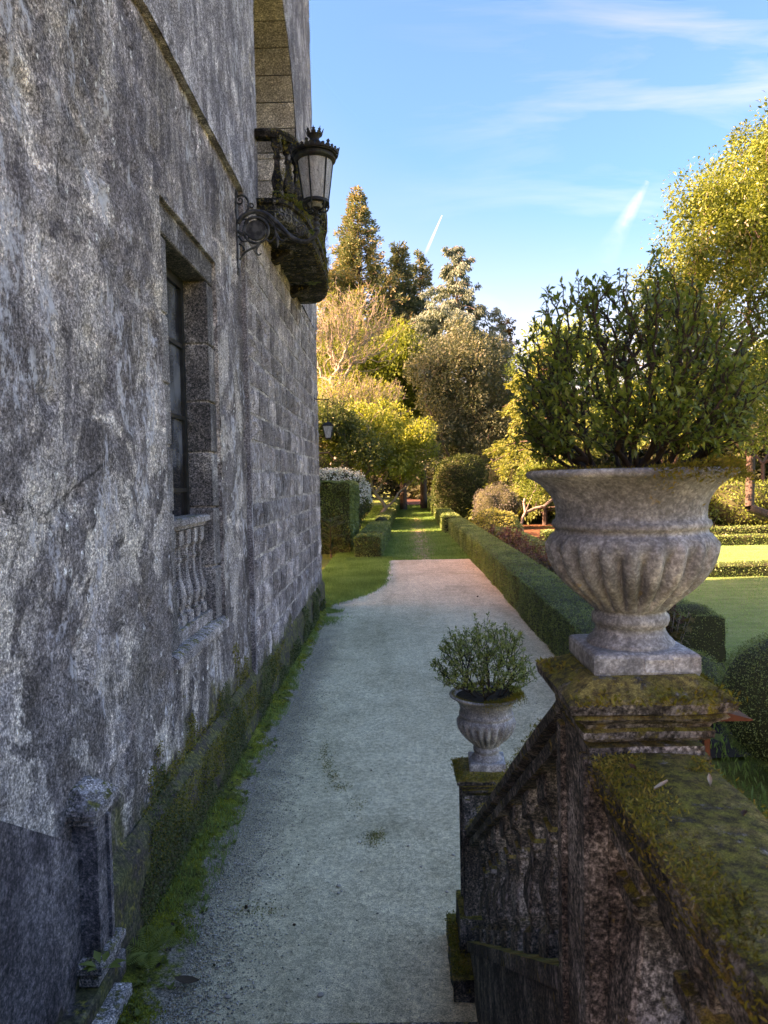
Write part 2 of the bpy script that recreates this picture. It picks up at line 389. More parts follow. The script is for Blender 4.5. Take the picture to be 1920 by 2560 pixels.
    if moss or mossup:
        up = t.xyz(t.geo.outputs['Normal'])[2]
        m = t.rng(t.noise(P, 6.5*scale, 6, .7), .62-.25*moss, .70-.25*moss) if moss else 0.0
        if mossup:
            mu = t.math('MULTIPLY', t.rng(up, .35, .8), t.rng(t.noise(P, 7.0*scale, 6, .7), .60-.28*mossup, .68-.28*mossup))
            m = t.math('MAXIMUM', m, mu)
        mc = t.mix(t.rng(t.noise(P, 16*scale, 4, .7), .4, .62), (.05, .042, .018), (.17, .17, .03))
        mc = t.mix(t.rng(t.noise(P, 1.7*scale, 6, .72), .46, .56), mc, t.mix(t.rng(t.noise(P, 20*scale, 4, .7), .4, .6), (.10, .072, .03), (.30, .23, .07)))
        mc = t.mix(.7, mc, t.ramp(grit, [(.34, .4), (.5, 1.0), (.66, 2.0)]), 'MULTIPLY')
        c = t.mix(m, c, mc)
    h = t.math('ADD', t.math('MULTIPLY', fine, .6), t.math('MULTIPLY', mid, 1.6)); h = t.math('ADD', h, t.math('MULTIPLY', grit, .22))
    return t.pbr(c, .9, t.bump(h, .9, bumpd), .2)

M = {}
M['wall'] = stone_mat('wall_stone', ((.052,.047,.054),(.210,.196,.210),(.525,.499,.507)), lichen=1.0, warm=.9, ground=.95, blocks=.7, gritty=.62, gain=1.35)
M['upper'] = stone_mat('upper_wall_stone', ((.072,.067,.072),(.192,.184,.192),(.416,.400,.400)), lichen=.7, warm=.15, streak=1.6, gain=1.30)
M['ashlar'] = stone_mat('ashlar_stone', ((.085,.073,.073),(.212,.190,.187),(.408,.365,.348)), lichen=.6, warm=.25, ground=.85, perobj=.6, scale=1.1, gain=1.30)
M['mortar'] = stone_mat('mortar', ((0.167,0.150,0.138),(0.321,0.295,0.271),(0.500,0.470,0.433)), lichen=.5, ground=.8, gain=1.12)
M['jamb'] = stone_mat('jamb_stone', ((0.052,0.049,0.048),(0.125,0.122,0.120),(0.236,0.228,0.216)), lichen=.35, perobj=.5, streak=.5, gain=1.35)
M['arch'] = stone_mat('arch_stone', ((.135,.123,.112),(.255,.232,.210),(.390,.360,.330)), lichen=.1, perobj=.6, streak=.2, gain=1.5)
M['plinth'] = stone_mat('plinth_stone', ((.045,.036,.033),(.083,.068,.063),(.150,.128,.117)), lichen=.15, ground=3.0, gain=1.40)
M['sill'] = stone_mat('sill_stone', ((.105,.098,.098),(.255,.240,.232),(.480,.450,.435)), lichen=.5, mossup=.35, scale=2.0, gain=1.20)
M['dark'] = stone_mat('blackened_stone', ((0.016,0.015,0.014),(0.039,0.040,0.037),(0.092,0.097,0.092)), lichen=.3, mossup=.95, scale=2.6, moss=.25, bumpd=.008, gain=1.50)
M['darkside'] = stone_mat('blackened_pillar_stone', ((0.023,0.023,0.022),(0.063,0.064,0.060),(0.160,0.166,0.156)), lichen=.35, mossup=.7, moss=-.02, scale=2.4, streak=.8, bumpd=.008, gain=1.20)
M['balc'] = stone_mat('balcony_stone', ((.010,.008,.008),(.026,.024,.024),(.096,.091,.090)), lichen=.45, mossup=.7, moss=.3, scale=2.2, gain=0.75)
M['urn'] = stone_mat('urn_marble', ((0.112,0.143,0.153),(0.237,0.306,0.321),(0.400,0.495,0.505)), lichen=.15, streak=.7, scale=3.0, objspace=True, moss=-.1, bumpd=.0015, gritty=.3)
M['cement'] = stone_mat('cement_panel', ((.068,.065,.071),(.128,.123,.132),(.240,.225,.225)), lichen=.12, streak=1.4, ground=.25, bumpd=.004, gritty=.45, gain=1.05)
M['step'] = stone_mat('step_stone', ((.090,.083,.075),(.195,.180,.165),(.330,.300,.285)), lichen=.2, mossup=.3)

def mk(name, f):
    t = NT(name); M[name] = f(t); t.m.name = name
mk('iron', lambda t: t.pbr(t.mix(t.rng(t.noise(t.obj, 14, 5), .42, .62), (.016, .018, .02), (.07, .085, .085)), .55, t.bump(t.noise(t.obj, 60, 3), .4, .004), .5, .3))
mk('darkiron', lambda t: t.pbr(t.mix(t.rng(t.noise(t.obj, 11, 4), .5, .65), (.012, .013, .014), (.035, .045, .03)), .6, t.bump(t.noise(t.obj, 50, 3), .5, .005), .4, .2))
def _frost(t):
    st = t.noise(t.map(t.obj, (14, 14, 2)), 3, 5, .6); sp_ = t.noise(t.obj, 90, 3, .7)
    c = t.mix(t.rng(st, .35, .65), (.42, .44, .44), (.72, .74, .73)); c = t.mix(t.rng(sp_, .56, .66), c, (.06, .07, .06))
    p = t.n('ShaderNodeBsdfPrincipled'); t.put(c, p.inputs['Base Color']); p.inputs['Roughness'].default_value = .35
    tr = t.n('ShaderNodeBsdfTranslucent'); t.put(t.mix(1.0, c, (1.5, 1.55, 1.6), 'MULTIPLY'), tr.inputs[0])
    m = t.n('ShaderNodeMixShader'); m.inputs[0].default_value = .55; t.l(p.outputs[0], m.inputs[1]); t.l(tr.outputs[0], m.inputs[2]); t.l(m.outputs[0], t.out.inputs[0]); return t.m
mk('frost', _frost)
mk('woodframe', lambda t: t.pbr(t.mix(t.rng(t.noise(t.obj, 8, 4), .4, .6), (.006, .012, .012), (.016, .026, .026)), .4, None, .5))
def _glass(t):
    c = t.mix(t.rng(t.noise(t.map(t.obj, (1, 1.2, .9)), 1.7, 3, .5), .45, .65), (.012, .016, .018), (.15, .20, .22))  # pale blue-grey patches paint bluish reflections into the pane colour
    return t.pbr(c, .08, t.bump(t.noise(t.obj, 1.3, 2), .06, .05), .9)
mk('glass', _glass)
mk('curtain', lambda t: t.pbr((.3, .33, .34), .9))
mk('bark', lambda t: t.pbr(t.mix(t.noise(t.map(t.obj, (6, 6, 1.2)), 2, 5, .7), (.035, .028, .022), (.16, .135, .11)), .9, t.bump(t.noise(t.map(t.obj, (6, 6, 1.2)), 3, 5), .8, .05)))
mk('palebark', lambda t: t.pbr(t.mix(t.noise(t.obj, 3, 5, .7), (.15, .15, .11), (.38, .38, .31)), .9))
mk('greybark', lambda t: t.pbr(t.mix(t.noise(t.obj, 3, 5, .7), (.12, .11, .1), (.34, .31, .27)), .9))
mk('stem', lambda t: t.pbr(t.mix(t.noise(t.obj, 40, 4, .7), (.014, .011, .009), (.05, .042, .035)), .85))
mk('soil', lambda t: t.pbr(t.mix(t.noise(t.obj, 50, 4, .7), (.012, .009, .006), (.05, .038, .026)), .95, t.bump(t.noise(t.obj, 60, 4), 1, .01)))
mk('rust', lambda t: t.pbr(t.mix(t.noise(t.obj, 25, 4, .7), (.10, .025, .012), (.2, .052, .02)), .75))
mk('pebble', lambda t: t.pbr(t.mix(.35, t.ramp(t.geo.outputs['Random Per Island'], [(0, (.22, .19, .155)), (.5, (.46, .41, .335)), (.85, (.62, .57, .49)), (1, (.8, .78, .72))]), t.noise(t.pos, 60, 3), 'MULTIPLY'), .9))
mk('deadleaf', lambda t: t.pbr(t.mix(t.noise(t.obj, 30, 3), (.035, .02, .014), (.13, .06, .035)), .8))
mk('paleleaf', lambda t: t.pbr((.42, .32, .22), .8))

def _gravel(t):
    P = t.pos; x, y, z = t.xyz(P)
    big = t.noise(t.map(P, (1, .8, 1)), .45, 5, .6, .5); mid = t.noise(P, 3.0, 5, .65); fine = t.noise(P, 22, 6, .85); grit = t.noise(P, 110, 3, .85)
    c = t.ramp(t.math('ADD', t.math('MULTIPLY', big, .6), t.math('MULTIPLY', mid, .4)), [(.36, (.52, .425, .27)), (.5, (.68, .56, .365)), (.64, (.80, .69, .47))])
    c = t.mix(.75, c, t.ramp(fine, [(.38, .5), (.5, 1.0), (.62, 1.5)]), 'MULTIPLY')
    c = t.mix(.85, c, t.ramp(grit, [(.36, .4), (.5, 1.0), (.64, 1.6)]), 'MULTIPLY')
    # darker damp drifts and loose grey grit towards the sides
    d = t.rng(t.noise(t.map(P, (1.4, .25, 1), loc=(5, 1, 0)), 1.2, 5, .65), .5, .66)
    c = t.mix(t.math('MULTIPLY', d, .45), c, t.mix(1.0, c, (.62, .60, .55), 'MULTIPLY'))
    v = t.vor(P, 75, 'F1', 0)
    side = t.rng(t.math('ADD', x, t.math('MULTIPLY', t.noise(P, 2.2, 4), 1.0)), -.55, -.95)
    c = t.mix(t.math('MULTIPLY', side, .55), c, t.mix(t.rng(v, .2, .6), (.58, .5, .38), (.24, .2, .15)))
    sp_ = t.rng(t.noise(P, 26, 3, .8), .67, .71); c = t.mix(sp_, c, (.07, .06, .045))
    ms = t.math('MULTIPLY', t.rng(t.noise(t.map(P, (1.6, .9, 1), loc=(0, 3.1, 0)), 2.1, 5, .75), .64, .69), t.rng(t.noise(P, 20, 3, .7), .45, .55))
    c = t.mix(t.math('MULTIPLY', ms, .8), c, (.07, .075, .03))
    h = t.math('ADD', t.math('MULTIPLY', fine, .6), t.math('MULTIPLY', grit, .5)); h = t.math('ADD', h, t.math('MULTIPLY', t.math('MULTIPLY', v, side), -1.6))
    return t.pbr(c, .92, t.bump(h, .8, .012, ), .15)
mk('gravel', _gravel)
def _grass(t):
    P = t.pos; x, y, z = t.xyz(P)
    a = t.noise(P, .35, 5, .6); b = t.noise(P, 3.5, 5, .7); f = t.noise(P, 40, 4, .8)
    c = t.ramp(t.math('ADD', t.math('MULTIPLY', a, .5), t.math('MULTIPLY', b, .5)), [(.36, (.07, .13, .035)), (.5, (.12, .21, .05)), (.64, (.18, .26, .08))])
    c = t.mix(.8, c, t.ramp(f, [(.34, .45), (.5, 1.0), (.66, 1.6)]), 'MULTIPLY')
    # worn wheel track down the avenue
    cx = t.math('SUBTRACT', x, t.math('MULTIPLY_ADD', y, .0205, .55))
    trk = t.rng(t.math('ABSOLUTE', cx), .85, .25); on = t.rng(y, 66, 58); on2 = t.rng(y, 26, 29)
    w = t.math('MULTIPLY', t.math('MULTIPLY', trk, on), t.math('MULTIPLY', on2, t.rng(t.noise(t.map(P, (1.2, .5, 1)), 1.4, 5, .7), .42, .58)))
    c = t.mix(t.math('MULTIPLY', w, .8), c, t.mix(t.rng(f, .4, .6), (.24, .19, .13), (.42, .36, .27)))
    return t.pbr(c, .9, t.bump(f, 1.0, .05), .15)
mk('grass', _grass)
def _lawn(t):
    P = t.pos; b = t.noise(P, 2.2, 5, .7); f = t.noise(P, 30, 4, .8); wv = t.noise(t.map(P, (.3, 2.5, 1)), 1.2, 3)
    c = t.ramp(t.math('ADD', t.math('MULTIPLY', b, .6), t.math('MULTIPLY', wv, .4)), [(.38, (.12, .25, .085)), (.5, (.16, .32, .11)), (.62, (.22, .37, .15))])
    c = t.mix(.7, c, t.ramp(f, [(.34, .6), (.5, 1.0), (.66, 1.45)]), 'MULTIPLY')
    return t.pbr(c, .9, t.bump(f, 1.0, .04), .15)
mk('lawn', _lawn)
mk('litter', lambda t: t.pbr(t.mix(t.rng(t.noise(t.pos, 5, 6, .75), .38, .62), (.07, .035, .018), (.25, .12, .055)), .9, t.bump(t.noise(t.pos, 9, 5), 1, .1)))
mk('shadelitter', lambda t: t.pbr(t.mix(t.rng(t.noise(t.pos, 5, 6, .75), .38, .62), (.04, .022, .014), (.13, .065, .04)), .9))  # leaf litter darkened to put the shade of the avenue's end into its colour
def _moss(t):
    P = t.pos; at = t.n('ShaderNodeAttribute'); at.attribute_name = 'edge'; e = at.outputs['Fac']
    c = t.mix(t.rng(t.noise(P, 7, 6, .75), .4, .6), (.07, .085, .025), t.mix(t.rng(t.noise(P, 2.0, 4), .42, .58), (.17, .23, .035), (.3, .32, .05)))
    c = t.mix(.7, c, t.ramp(t.noise(P, 70, 3, .8), [(.36, .35), (.5, 1), (.64, 1.7)]), 'MULTIPLY')
    g = t.mix(t.rng(t.noise(P, 70, 3, .8), .4, .6), (.14, .12, .09), (.52, .45, .36))
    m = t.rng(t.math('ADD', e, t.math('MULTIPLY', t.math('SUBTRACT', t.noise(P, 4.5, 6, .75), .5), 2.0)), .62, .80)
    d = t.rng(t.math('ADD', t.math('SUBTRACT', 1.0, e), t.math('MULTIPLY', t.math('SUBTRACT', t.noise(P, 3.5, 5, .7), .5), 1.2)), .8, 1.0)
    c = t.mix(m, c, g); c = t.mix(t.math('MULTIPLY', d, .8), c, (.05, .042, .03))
    return t.pbr(c, .95, t.bump(t.noise(P, 60, 4, .8), 1, .02), .1)
mk('moss', _moss)
M['mossblade'] = leaf_mat('moss_fibre', [(0.100,0.130,0.018),(0.188,0.234,0.025),(0.300,0.364,0.040),(0.300,0.260,0.050)], .3, .8, 5.0, .1)
M['mossbrown'] = leaf_mat('brown_moss_fibre', [(.06,.045,.016),(.12,.11,.022),(.2,.2,.03),(.27,.18,.05),(.38,.36,.09)], .3, .8, 3.4, .1)
M['ivy'] = leaf_mat('creeper_leaf', [(.035,.06,.022),(.065,.11,.035),(.11,.17,.055)], .3, .5, 1.5)
M['blade'] = leaf_mat('grass_blade', [(0.061,0.204,0.069),(0.104,0.336,0.099),(0.174,0.438,0.178)], .45, .6, .8, .2)
M['lawnblade'] = leaf_mat('lawn_blade', [(0.095,0.358,0.119),(0.140,0.473,0.158),(0.208,0.571,0.238)], .45, .6, .8, .2)
M['box'] = leaf_mat('box_leaf', [(0.045,0.113,0.041),(0.089,0.210,0.067),(0.151,0.305,0.100),(0.220,0.402,0.150)], .3, .42, .8, .45)
M['boxcore'] = leaf_mat('box_twig', [(.025,.036,.014),(.04,.055,.02)], 0, .9)
M['shrub'] = leaf_mat('azalea_leaf', [(0.037,0.094,0.024),(0.070,0.165,0.037),(0.118,0.243,0.053),(0.203,0.329,0.092)], .4, .38, 9.0, .5)
M['shrub2'] = leaf_mat('small_azalea_leaf', [(0.056,0.123,0.029),(0.112,0.207,0.046),(0.179,0.289,0.073),(0.290,0.385,0.145)], .4, .38, 9.0, .5)
M['camellia'] = leaf_mat('glossy_tree_leaf', [(0.033,0.084,0.026),(0.074,0.154,0.037),(0.149,0.262,0.066),(0.238,0.381,0.112)], .45, .32, .5, .5)
M['gold'] = leaf_mat('golden_tree_leaf', [(0.063,0.116,0.033),(0.141,0.243,0.057),(0.240,0.372,0.079),(0.255,0.308,0.079)], .45, .55, .35)
M['greengold'] = leaf_mat('green_gold_leaf', [(0.052,0.119,0.030),(0.112,0.226,0.047),(0.208,0.332,0.075)], .45, .55, .35)
M['rustcon'] = leaf_mat('rusty_conifer_needle', [(0.039,0.098,0.055),(0.085,0.167,0.079),(0.171,0.195,0.099),(0.256,0.238,0.139)], .3, .7, .45)
M['darkcon'] = leaf_mat('dark_conifer_needle', [(.02,.035,.016),(.045,.06,.022),(.13,.085,.032)], .25, .7, .3)
M['rustdark'] = leaf_mat('dark_rusty_needle', [(0.029,0.079,0.051),(0.056,0.130,0.070),(0.106,0.161,0.090),(0.177,0.204,0.119)], .3, .7, .35)
M['cedar'] = leaf_mat('cedar_needle', [(0.060,0.131,0.112),(0.112,0.213,0.168),(0.179,0.297,0.243)], .3, .7, .4)
M['limecon'] = leaf_mat('lime_conifer_needle', [(0.074,0.143,0.037),(0.149,0.238,0.066),(0.238,0.344,0.112)], .45, .65, .5)
M['olive'] = leaf_mat('olive_brown_leaf', [(0.026,0.059,0.037),(0.060,0.113,0.066),(0.112,0.173,0.102),(0.149,0.184,0.131)], .35, .6, .25)
M['domebush'] = leaf_mat('dark_bush_leaf', [(0.024,0.061,0.023),(0.052,0.113,0.036),(0.104,0.187,0.058)], .35, .5, .4)
M['yellowbush'] = leaf_mat('yellow_bush_leaf', [(0.128,0.184,0.034),(0.272,0.335,0.102),(0.400,0.486,0.221)], .4, .6, .6)
M['orange'] = leaf_mat('orange_tree_leaf', [(0.084,0.190,0.048),(0.167,0.317,0.086),(0.223,0.443,0.146)], .45, .6, .3)
M['silver'] = leaf_mat('silver_bush_leaf', [(0.068,0.085,0.075),(0.136,0.160,0.140),(0.212,0.240,0.200)], .3, .7, .5)
M['white'] = leaf_mat('white_flower', [(0.449,0.620,0.553),(0.583,0.750,0.712)], .3, .7, 1)
M['hydleaf'] = leaf_mat('hydrangea_leaf', [(.05,.05,.02),(.11,.1,.03),(.2,.15,.05)], .35, .6, 1.2)
M['hydflower'] = leaf_mat('faded_hydrangea_flower', [(.08,.04,.035),(.14,.075,.065),(.24,.13,.13)], .3, .8, 2)
M['wood'] = leaf_mat('distant_wood_leaf', [(0.012,0.024,0.012),(0.032,0.054,0.022),(0.072,0.096,0.038)], .3, .7, .06)
M['fern'] = leaf_mat('fern_leaf', [(.1,.2,.05),(.17,.3,.07)], .4, .5, 1)

# ------------------------------------------------------------------ ground, path, lawns
def sheet(name, P, nu, nv, mat, kind='structure', parent=None, smooth=True):
    V, F = grid_patch(P, nu, nv); return link(name, fast_mesh(name, V, F, smooth), mat, parent, kind=kind)
def rect(x0, x1, y0, y1, z=0.0, bump=0.0, fr=1.0, seed=3, el=None, er=None):
    def P(u, v):
        y = y0+(y1-y0)*v; a = el(y) if el else x0; b = er(y) if er else x1
        x = a+(b-a)*u
        q = np.stack([x, y, np.zeros_like(x)], 1); h = fbm(q*fr, 3, seed)*bump if bump else 0
        return np.stack([x, y, z+h+0*x], 1)
    return P
sheet('ground', rect(-400, 400, -60, 700, 0.0), 8, 8, M['grass'])
def left_edge(y):
    e = np.interp(y, [-9, 18.4, 18.9, 19.5, 20.6, 22, 24, 29.2], [-1.80, -1.80, -1.55, -1.2, -.7, -.48, -.38, -.35])
    return e + .07*fbm(np.stack([y*1.7, y*0, y*0], 1), 3, 5)
def right_edge(y): return np.interp(y, [-9, 8, 29.2], [2.9, 2.9, 2.98]) + .05*fbm(np.stack([y*1.1, y*0+4, y*0], 1), 3, 6)
sheet('gravel_path', rect(0, 0, -9, 29.0, .016, .006, 1.5, 4, left_edge, right_edge), 30, 240, M['gravel'])
sheet('lawn', rect(5.6, 60, 2, 60, .006), 6, 6, M['lawn'])
sheet('flower_bed_soil', rect(3.5, 5.7, 8, 44, .02, .05, 1.3), 12, 90, M['soil'])
sheet('leaf_litter_ground', rect(7, 70, 36, 75, .012, .02), 20, 20, M['litter'])
sheet('avenue_leaf_litter', rect(-.5, 5.5, 90, 150, .02, .02), 10, 20, M['shadelitter'])

# ------------------------------------------------------------------ the house
HX = -1.88; NX = -1.95
HROOT = Vector((HX, 9.0, 0))
house = empty('stone_house', HROOT, 'tall weathered grey stone house with lichen, a recessed window and an arched balcony door', 'building')
def hpart(mb, name, mat, parent=None, smooth=False, kind=None, rgh=None):
    me = mb.mesh(name, smooth)
    if rgh: rough(me, *rgh)
    o = link(name, me, mat, parent or house, None, None, kind)
    if parent is None: o.location = -HROOT
    return o
def wdisp(y, z, a=1.0, s=11):
    q = np.stack([y, z, y*0], 1)
    big = fbm(q*.8, 3, s)*.02; pit = np.minimum(fbm(q*3.2, 5, s+2, .6)+.16, 0)*.10; fin = fbm(q*9, 3, s+4)*.014
    return a*(big+pit+fin)
def wpatch(y0, y1, lo, hi, X, step, a=1.0):
    lo_f = lo if callable(lo) else (lambda y: y*0+lo); hi_f = hi if callable(hi) else (lambda y: y*0+hi)
    h = float(np.max(hi_f(np.linspace(y0, y1, 9))-lo_f(np.linspace(y0, y1, 9))))
    def P(u, v):
        y = y0+(y1-y0)*u; z = lo_f(y)+(hi_f(y)-lo_f(y))*v
        return np.stack([X+wdisp(y, z, a), y, z], 1)
    return grid_patch(P, max(2, int((y1-y0)/step)), max(2, int(h/step)))
WY0, WY1, WZ0, WZ1 = 6.2, 8.12, 1.62, 5.68         # window surround
ledge = 7.0
near = [wpatch(-2, WY0, 0, ledge, NX, .035), wpatch(WY1, 9.5, 0, ledge, NX, .05), wpatch(WY0, WY1, 0, WZ0, NX, .05), wpatch(WY0, WY1, WZ1, ledge, NX, .05)]
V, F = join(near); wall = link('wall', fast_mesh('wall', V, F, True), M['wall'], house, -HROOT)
AY, AR, AZ = 12.85, 2.25, 10.0                      # arch centre, radius, springing
def arch(y): return AZ + np.sqrt(np.maximum(AR**2-(y-AY)**2, 0))
TOP = 16.6
up = [wpatch(-2, AY-AR, ledge, TOP, HX, .1, .6), wpatch(AY+AR, 18.4, ledge, TOP, HX, .1, .6), wpatch(AY-AR, AY+AR, arch, TOP, HX, .07, .6)]
V, F = join(up); uw = link('upper_wall', fast_mesh('upper_wall', V, F, True), M['upper'], house, -HROOT)
mb = MB()
mb.box(HX-.6, HX-.012, -2, AY-AR, ledge-.001, ledge+.12)            # shadowed underside of the projecting upper wall
mb.box(HX-.6, HX-.006, 9.5, 9.57, 0, ledge-.002)                   # return of the ashlar end
mb.box(HX-6, HX-.03, 18.36, 18.4, 0, TOP)                           # far gable side
mb.box(HX-6, HX-5.9, -2, 18.36, 0, TOP)
mb.box(HX-5.9, HX-.5, -2, -1.9, 0, TOP); mb.box(HX-5.9, HX-.1, -1.9, 18.36, TOP-.3, TOP-.02)
mb.box(HX-.9, HX-.6, -1.9, 18.2, ledge-.3, ledge+.05)
hpart(mb, 'wall_core', M['upper'])
mb = MB(); mb.box(HX-.5, HX-.022, 9.58, 18.37, 0.0, ledge-.01)
mortar = hpart(mb, 'mortar_wall', M['mortar'])
# ashlar stones
svar = []
for k in range(7):
    b = MB(); s_ = .5; n = 4; g = {}
    rr = rs(50+k)
    for i in range(n+1):
        for j in range(n+1):
            y = -s_+i/n; z = -s_+j/n; e = (i in (0, n)) or (j in (0, n))
            x = .5 + (rr.normal()*.06 if e else .22+rr.normal()*.16)
            if e: y *= .98+rr.normal()*.025; z *= .98+rr.normal()*.04
            g[i, j] = len(b.v); b.v.append((x, y, z))
    for i in range(n):
        for j in range(n): b.f.append((g[i, j], g[i+1, j], g[i+1, j+1], g[i, j+1]))
    per = [g[i, 0] for i in range(n)]+[g[n, j] for j in range(n)]+[g[i, n] for i in range(n, 0, -1)]+[g[0, j] for j in range(n, 0, -1)]
    back = []
    for p in per: q = b.v[p]; back.append(len(b.v)); b.v.append((-.5, q[1], q[2]))
    m_ = len(per)
    for i in range(m_): b.f.append((per[i], back[i], back[(i+1) % m_], per[(i+1) % m_]))
    me = b.mesh('stone'); me.materials.append(M['ashlar']); svar.append(me)
z = .60; r_ = rs(4); row = 0
while z < 6.85:
    h = r_.uniform(.33, .43); h = min(h, 6.98-z)
    if h < .2: break
    y = 9.6
    while y < 18.34:
        L = r_.uniform(.42, .95)
        if y+L > 18.0: L = 18.36-y
        o = link('stone', svar[r_.integers(7)], None, wall)
        o.location = (HX-.045+r_.uniform(-.004, .006), y+L/2, z+h/2); o.scale = (.06, L-r_.uniform(.03, .055), h-r_.uniform(.03, .055)); o.rotation_euler = (r_.normal()*.003, 0, 0)
        y += L
    z += h; row += 1
# plinth
def PP(u, v):
    y = 4.36+(18.5-4.36)*u
    z = np.interp(v, [0, .72, 1], [0, .62, .72]); x = np.interp(v, [0, .72, 1], [HX+.07, HX+.03, HX-.06])
    q = np.stack([y*1.2, z*2, y*0], 1)
    return np.stack([x+fbm(q*2.3, 4, 3)*.035, y, z+fbm(q+9, 3, 5)*.03], 1)
V, F = grid_patch(PP, 220, 14); pl = link('plinth', fast_mesh('plinth', V, F, True), M['plinth'], house, -HROOT)
mb = MB(); mb.box(HX-.5, HX+.03, 18.46, 18.51, 0, .62); hpart(mb, 'plinth_end', M['plinth'])

# window
mb = MB(); mb.box(-2.4, NX-.05, WY0-.25, WY0-.06, WZ0-.3, WZ1+.2); mb.box(-2.4, NX-.05, WY1+.06, WY1+.2, WZ0-.3, WZ1+.2); mb.box(-2.4, NX-.05, WY0, WY1, WZ1+.05, WZ1+.3); mb.box(-2.4, NX-.03, WY0, WY1, WZ0-.4, WZ0-.02)
hpart(mb, 'window_backing', M['mortar'])
mb = MB(); mb.box(NX-.07, NX+.004, WY1-.006, WY1+.04, WZ0, WZ1+.004, .004); mb.box(NX-.07, NX+.004, WY0, WY1-.008, WZ1-.006, WZ1+.04, .004); hpart(mb, 'surround_edge', M['wall'], rgh=(.008, 3, 9))
def block(name, x0, x1, y0, y1, z0, z1, mat, parent, seed=0, bev=.012, amp=.008):
    b = MB(); b.box(x0, x1, y0, y1, z0, z1, bev); me = b.mesh(name); rough(me, amp, 4, seed, 2)
    o = link(name, me, mat, parent)
    if parent is house: o.location = -HROOT
    return o
sur = block('window_surround', -2.42, NX-.04, WY0-.04, WY1+.05, WZ1-.27, WZ1+.04, M['jamb'], house, 3)
zs = [1.70, 2.30, 2.95, 3.55, 4.10, 4.72, 5.405]
for i in range(6):
    block('jamb_stone', -2.42, NX-.035, 7.85, WY1+.05, zs[i]+.012, zs[i+1]-.008, M['jamb'], sur, 10+i)
    block('jamb_stone', -2.42, NX-.05, WY0-.05, 6.5, zs[i]+.012, zs[i+1]-.008, M['jamb'], sur, 20+i)
mb = MB(); mb.box(-2.38, NX-.065, 7.865, WY1-.02, 1.70, 5.40); mb.box(-2.38, NX-.065, WY0+.02, 6.48, 1.70, 5.40)
link('joint_mortar', mb.mesh(), M['mortar'], sur)
mb = MB(); mb.extrude([(-.28, -.12), (.11, -.12), (.11, -.03), (.06, 0), (-.28, .03)], [(NX-.07, WY0+.01+i*(WY1-WY0-.02)/10, WZ0+.09) for i in range(11)])
# extrude's lateral direction points to +x for a path heading +y
sl_ = hpart(mb, 'window_sill', M['sill'], rgh=(.012, 3, 5))
win = MB(); gx = -2.28
win.box(gx-.03, gx+.04, 6.5, 6.58, 1.70, 5.40); win.box(gx-.03, gx+.04, 7.77, 7.848, 1.70, 5.40); win.box(gx-.03, gx+.04, 6.58, 7.77, 5.30, 5.40); win.box(gx-.03, gx+.04, 6.58, 7.77, 1.70, 1.84)
window = hpart(win, 'window', M['woodframe'])
mb = MB(); mb.box(gx-.025, gx+.045, 7.14, 7.21, 1.841, 5.299)
for zz in (2.42, 3.15, 3.92, 4.69): mb.box(gx-.02, gx+.035, 6.581, 7.139, zz-.022, zz+.022); mb.box(gx-.02, gx+.035, 7.211, 7.769, zz-.022, zz+.022)
link('muntin', mb.mesh(), M['woodframe'], window)
pz = [1.82, 2.42, 3.15, 3.92, 4.69, 5.32]
for i in range(5):
    for a, b in ((6.585, 7.135), (7.215, 7.765)):
        mb = MB(); mb.box(gx-.008, gx+.004, a, b, pz[i]+.022, pz[i+1]-.022); link('pane', mb.mesh(), M['glass'], window)
mb = MB(); mb.box(-2.6, -2.5, 6.2, 8.1, 1.5, 5.6); hpart(mb, 'room_light_block', M['woodframe'])  # unseen dark slab added behind the panes to block light
# window balustrade
mb = MB(); mb.extrude([(-.11, -.10), (.085, -.10), (.10, -.06), (.13, -.055), (.13, 0), (.11, .012), (-.11, .012)], [(-2.15, 6.52+i*.1325, 2.87) for i in range(11)])
wb = hpart(mb, 'window_balustrade', M['sill'], rgh=(.004, 8, 2))
mb = MB(); mb.box(-2.24, -2.02, 6.52, 7.84, 1.715, 1.84, .01); link('base_course', mb.mesh(), M['sill'], wb)
bprof = [(0, .07), (.10, .07), (.11, .05), (.15, .045), (.17, .06), (.27, .078), (.33, .07), (.45, .042), (.60, .034), (.63, .05), (.655, .05), (.66, .036), (.74, .04), (.78, .065), (.92, .068)]
def bal_mesh(seed, h=.92, sx=1.0):
    b = MB(); b.square(0, 0, [(z*h/.92, w*sx) for z, w in bprof]); me = b.mesh('baluster'); rough(me, .004, 9, seed, 2); return me
bm0 = bal_mesh(1)
bm0.materials.append(M['sill'])
for i in range(5): link('baluster', bm0, None, wb, (-2.13, 6.68+i*.25, 1.84))

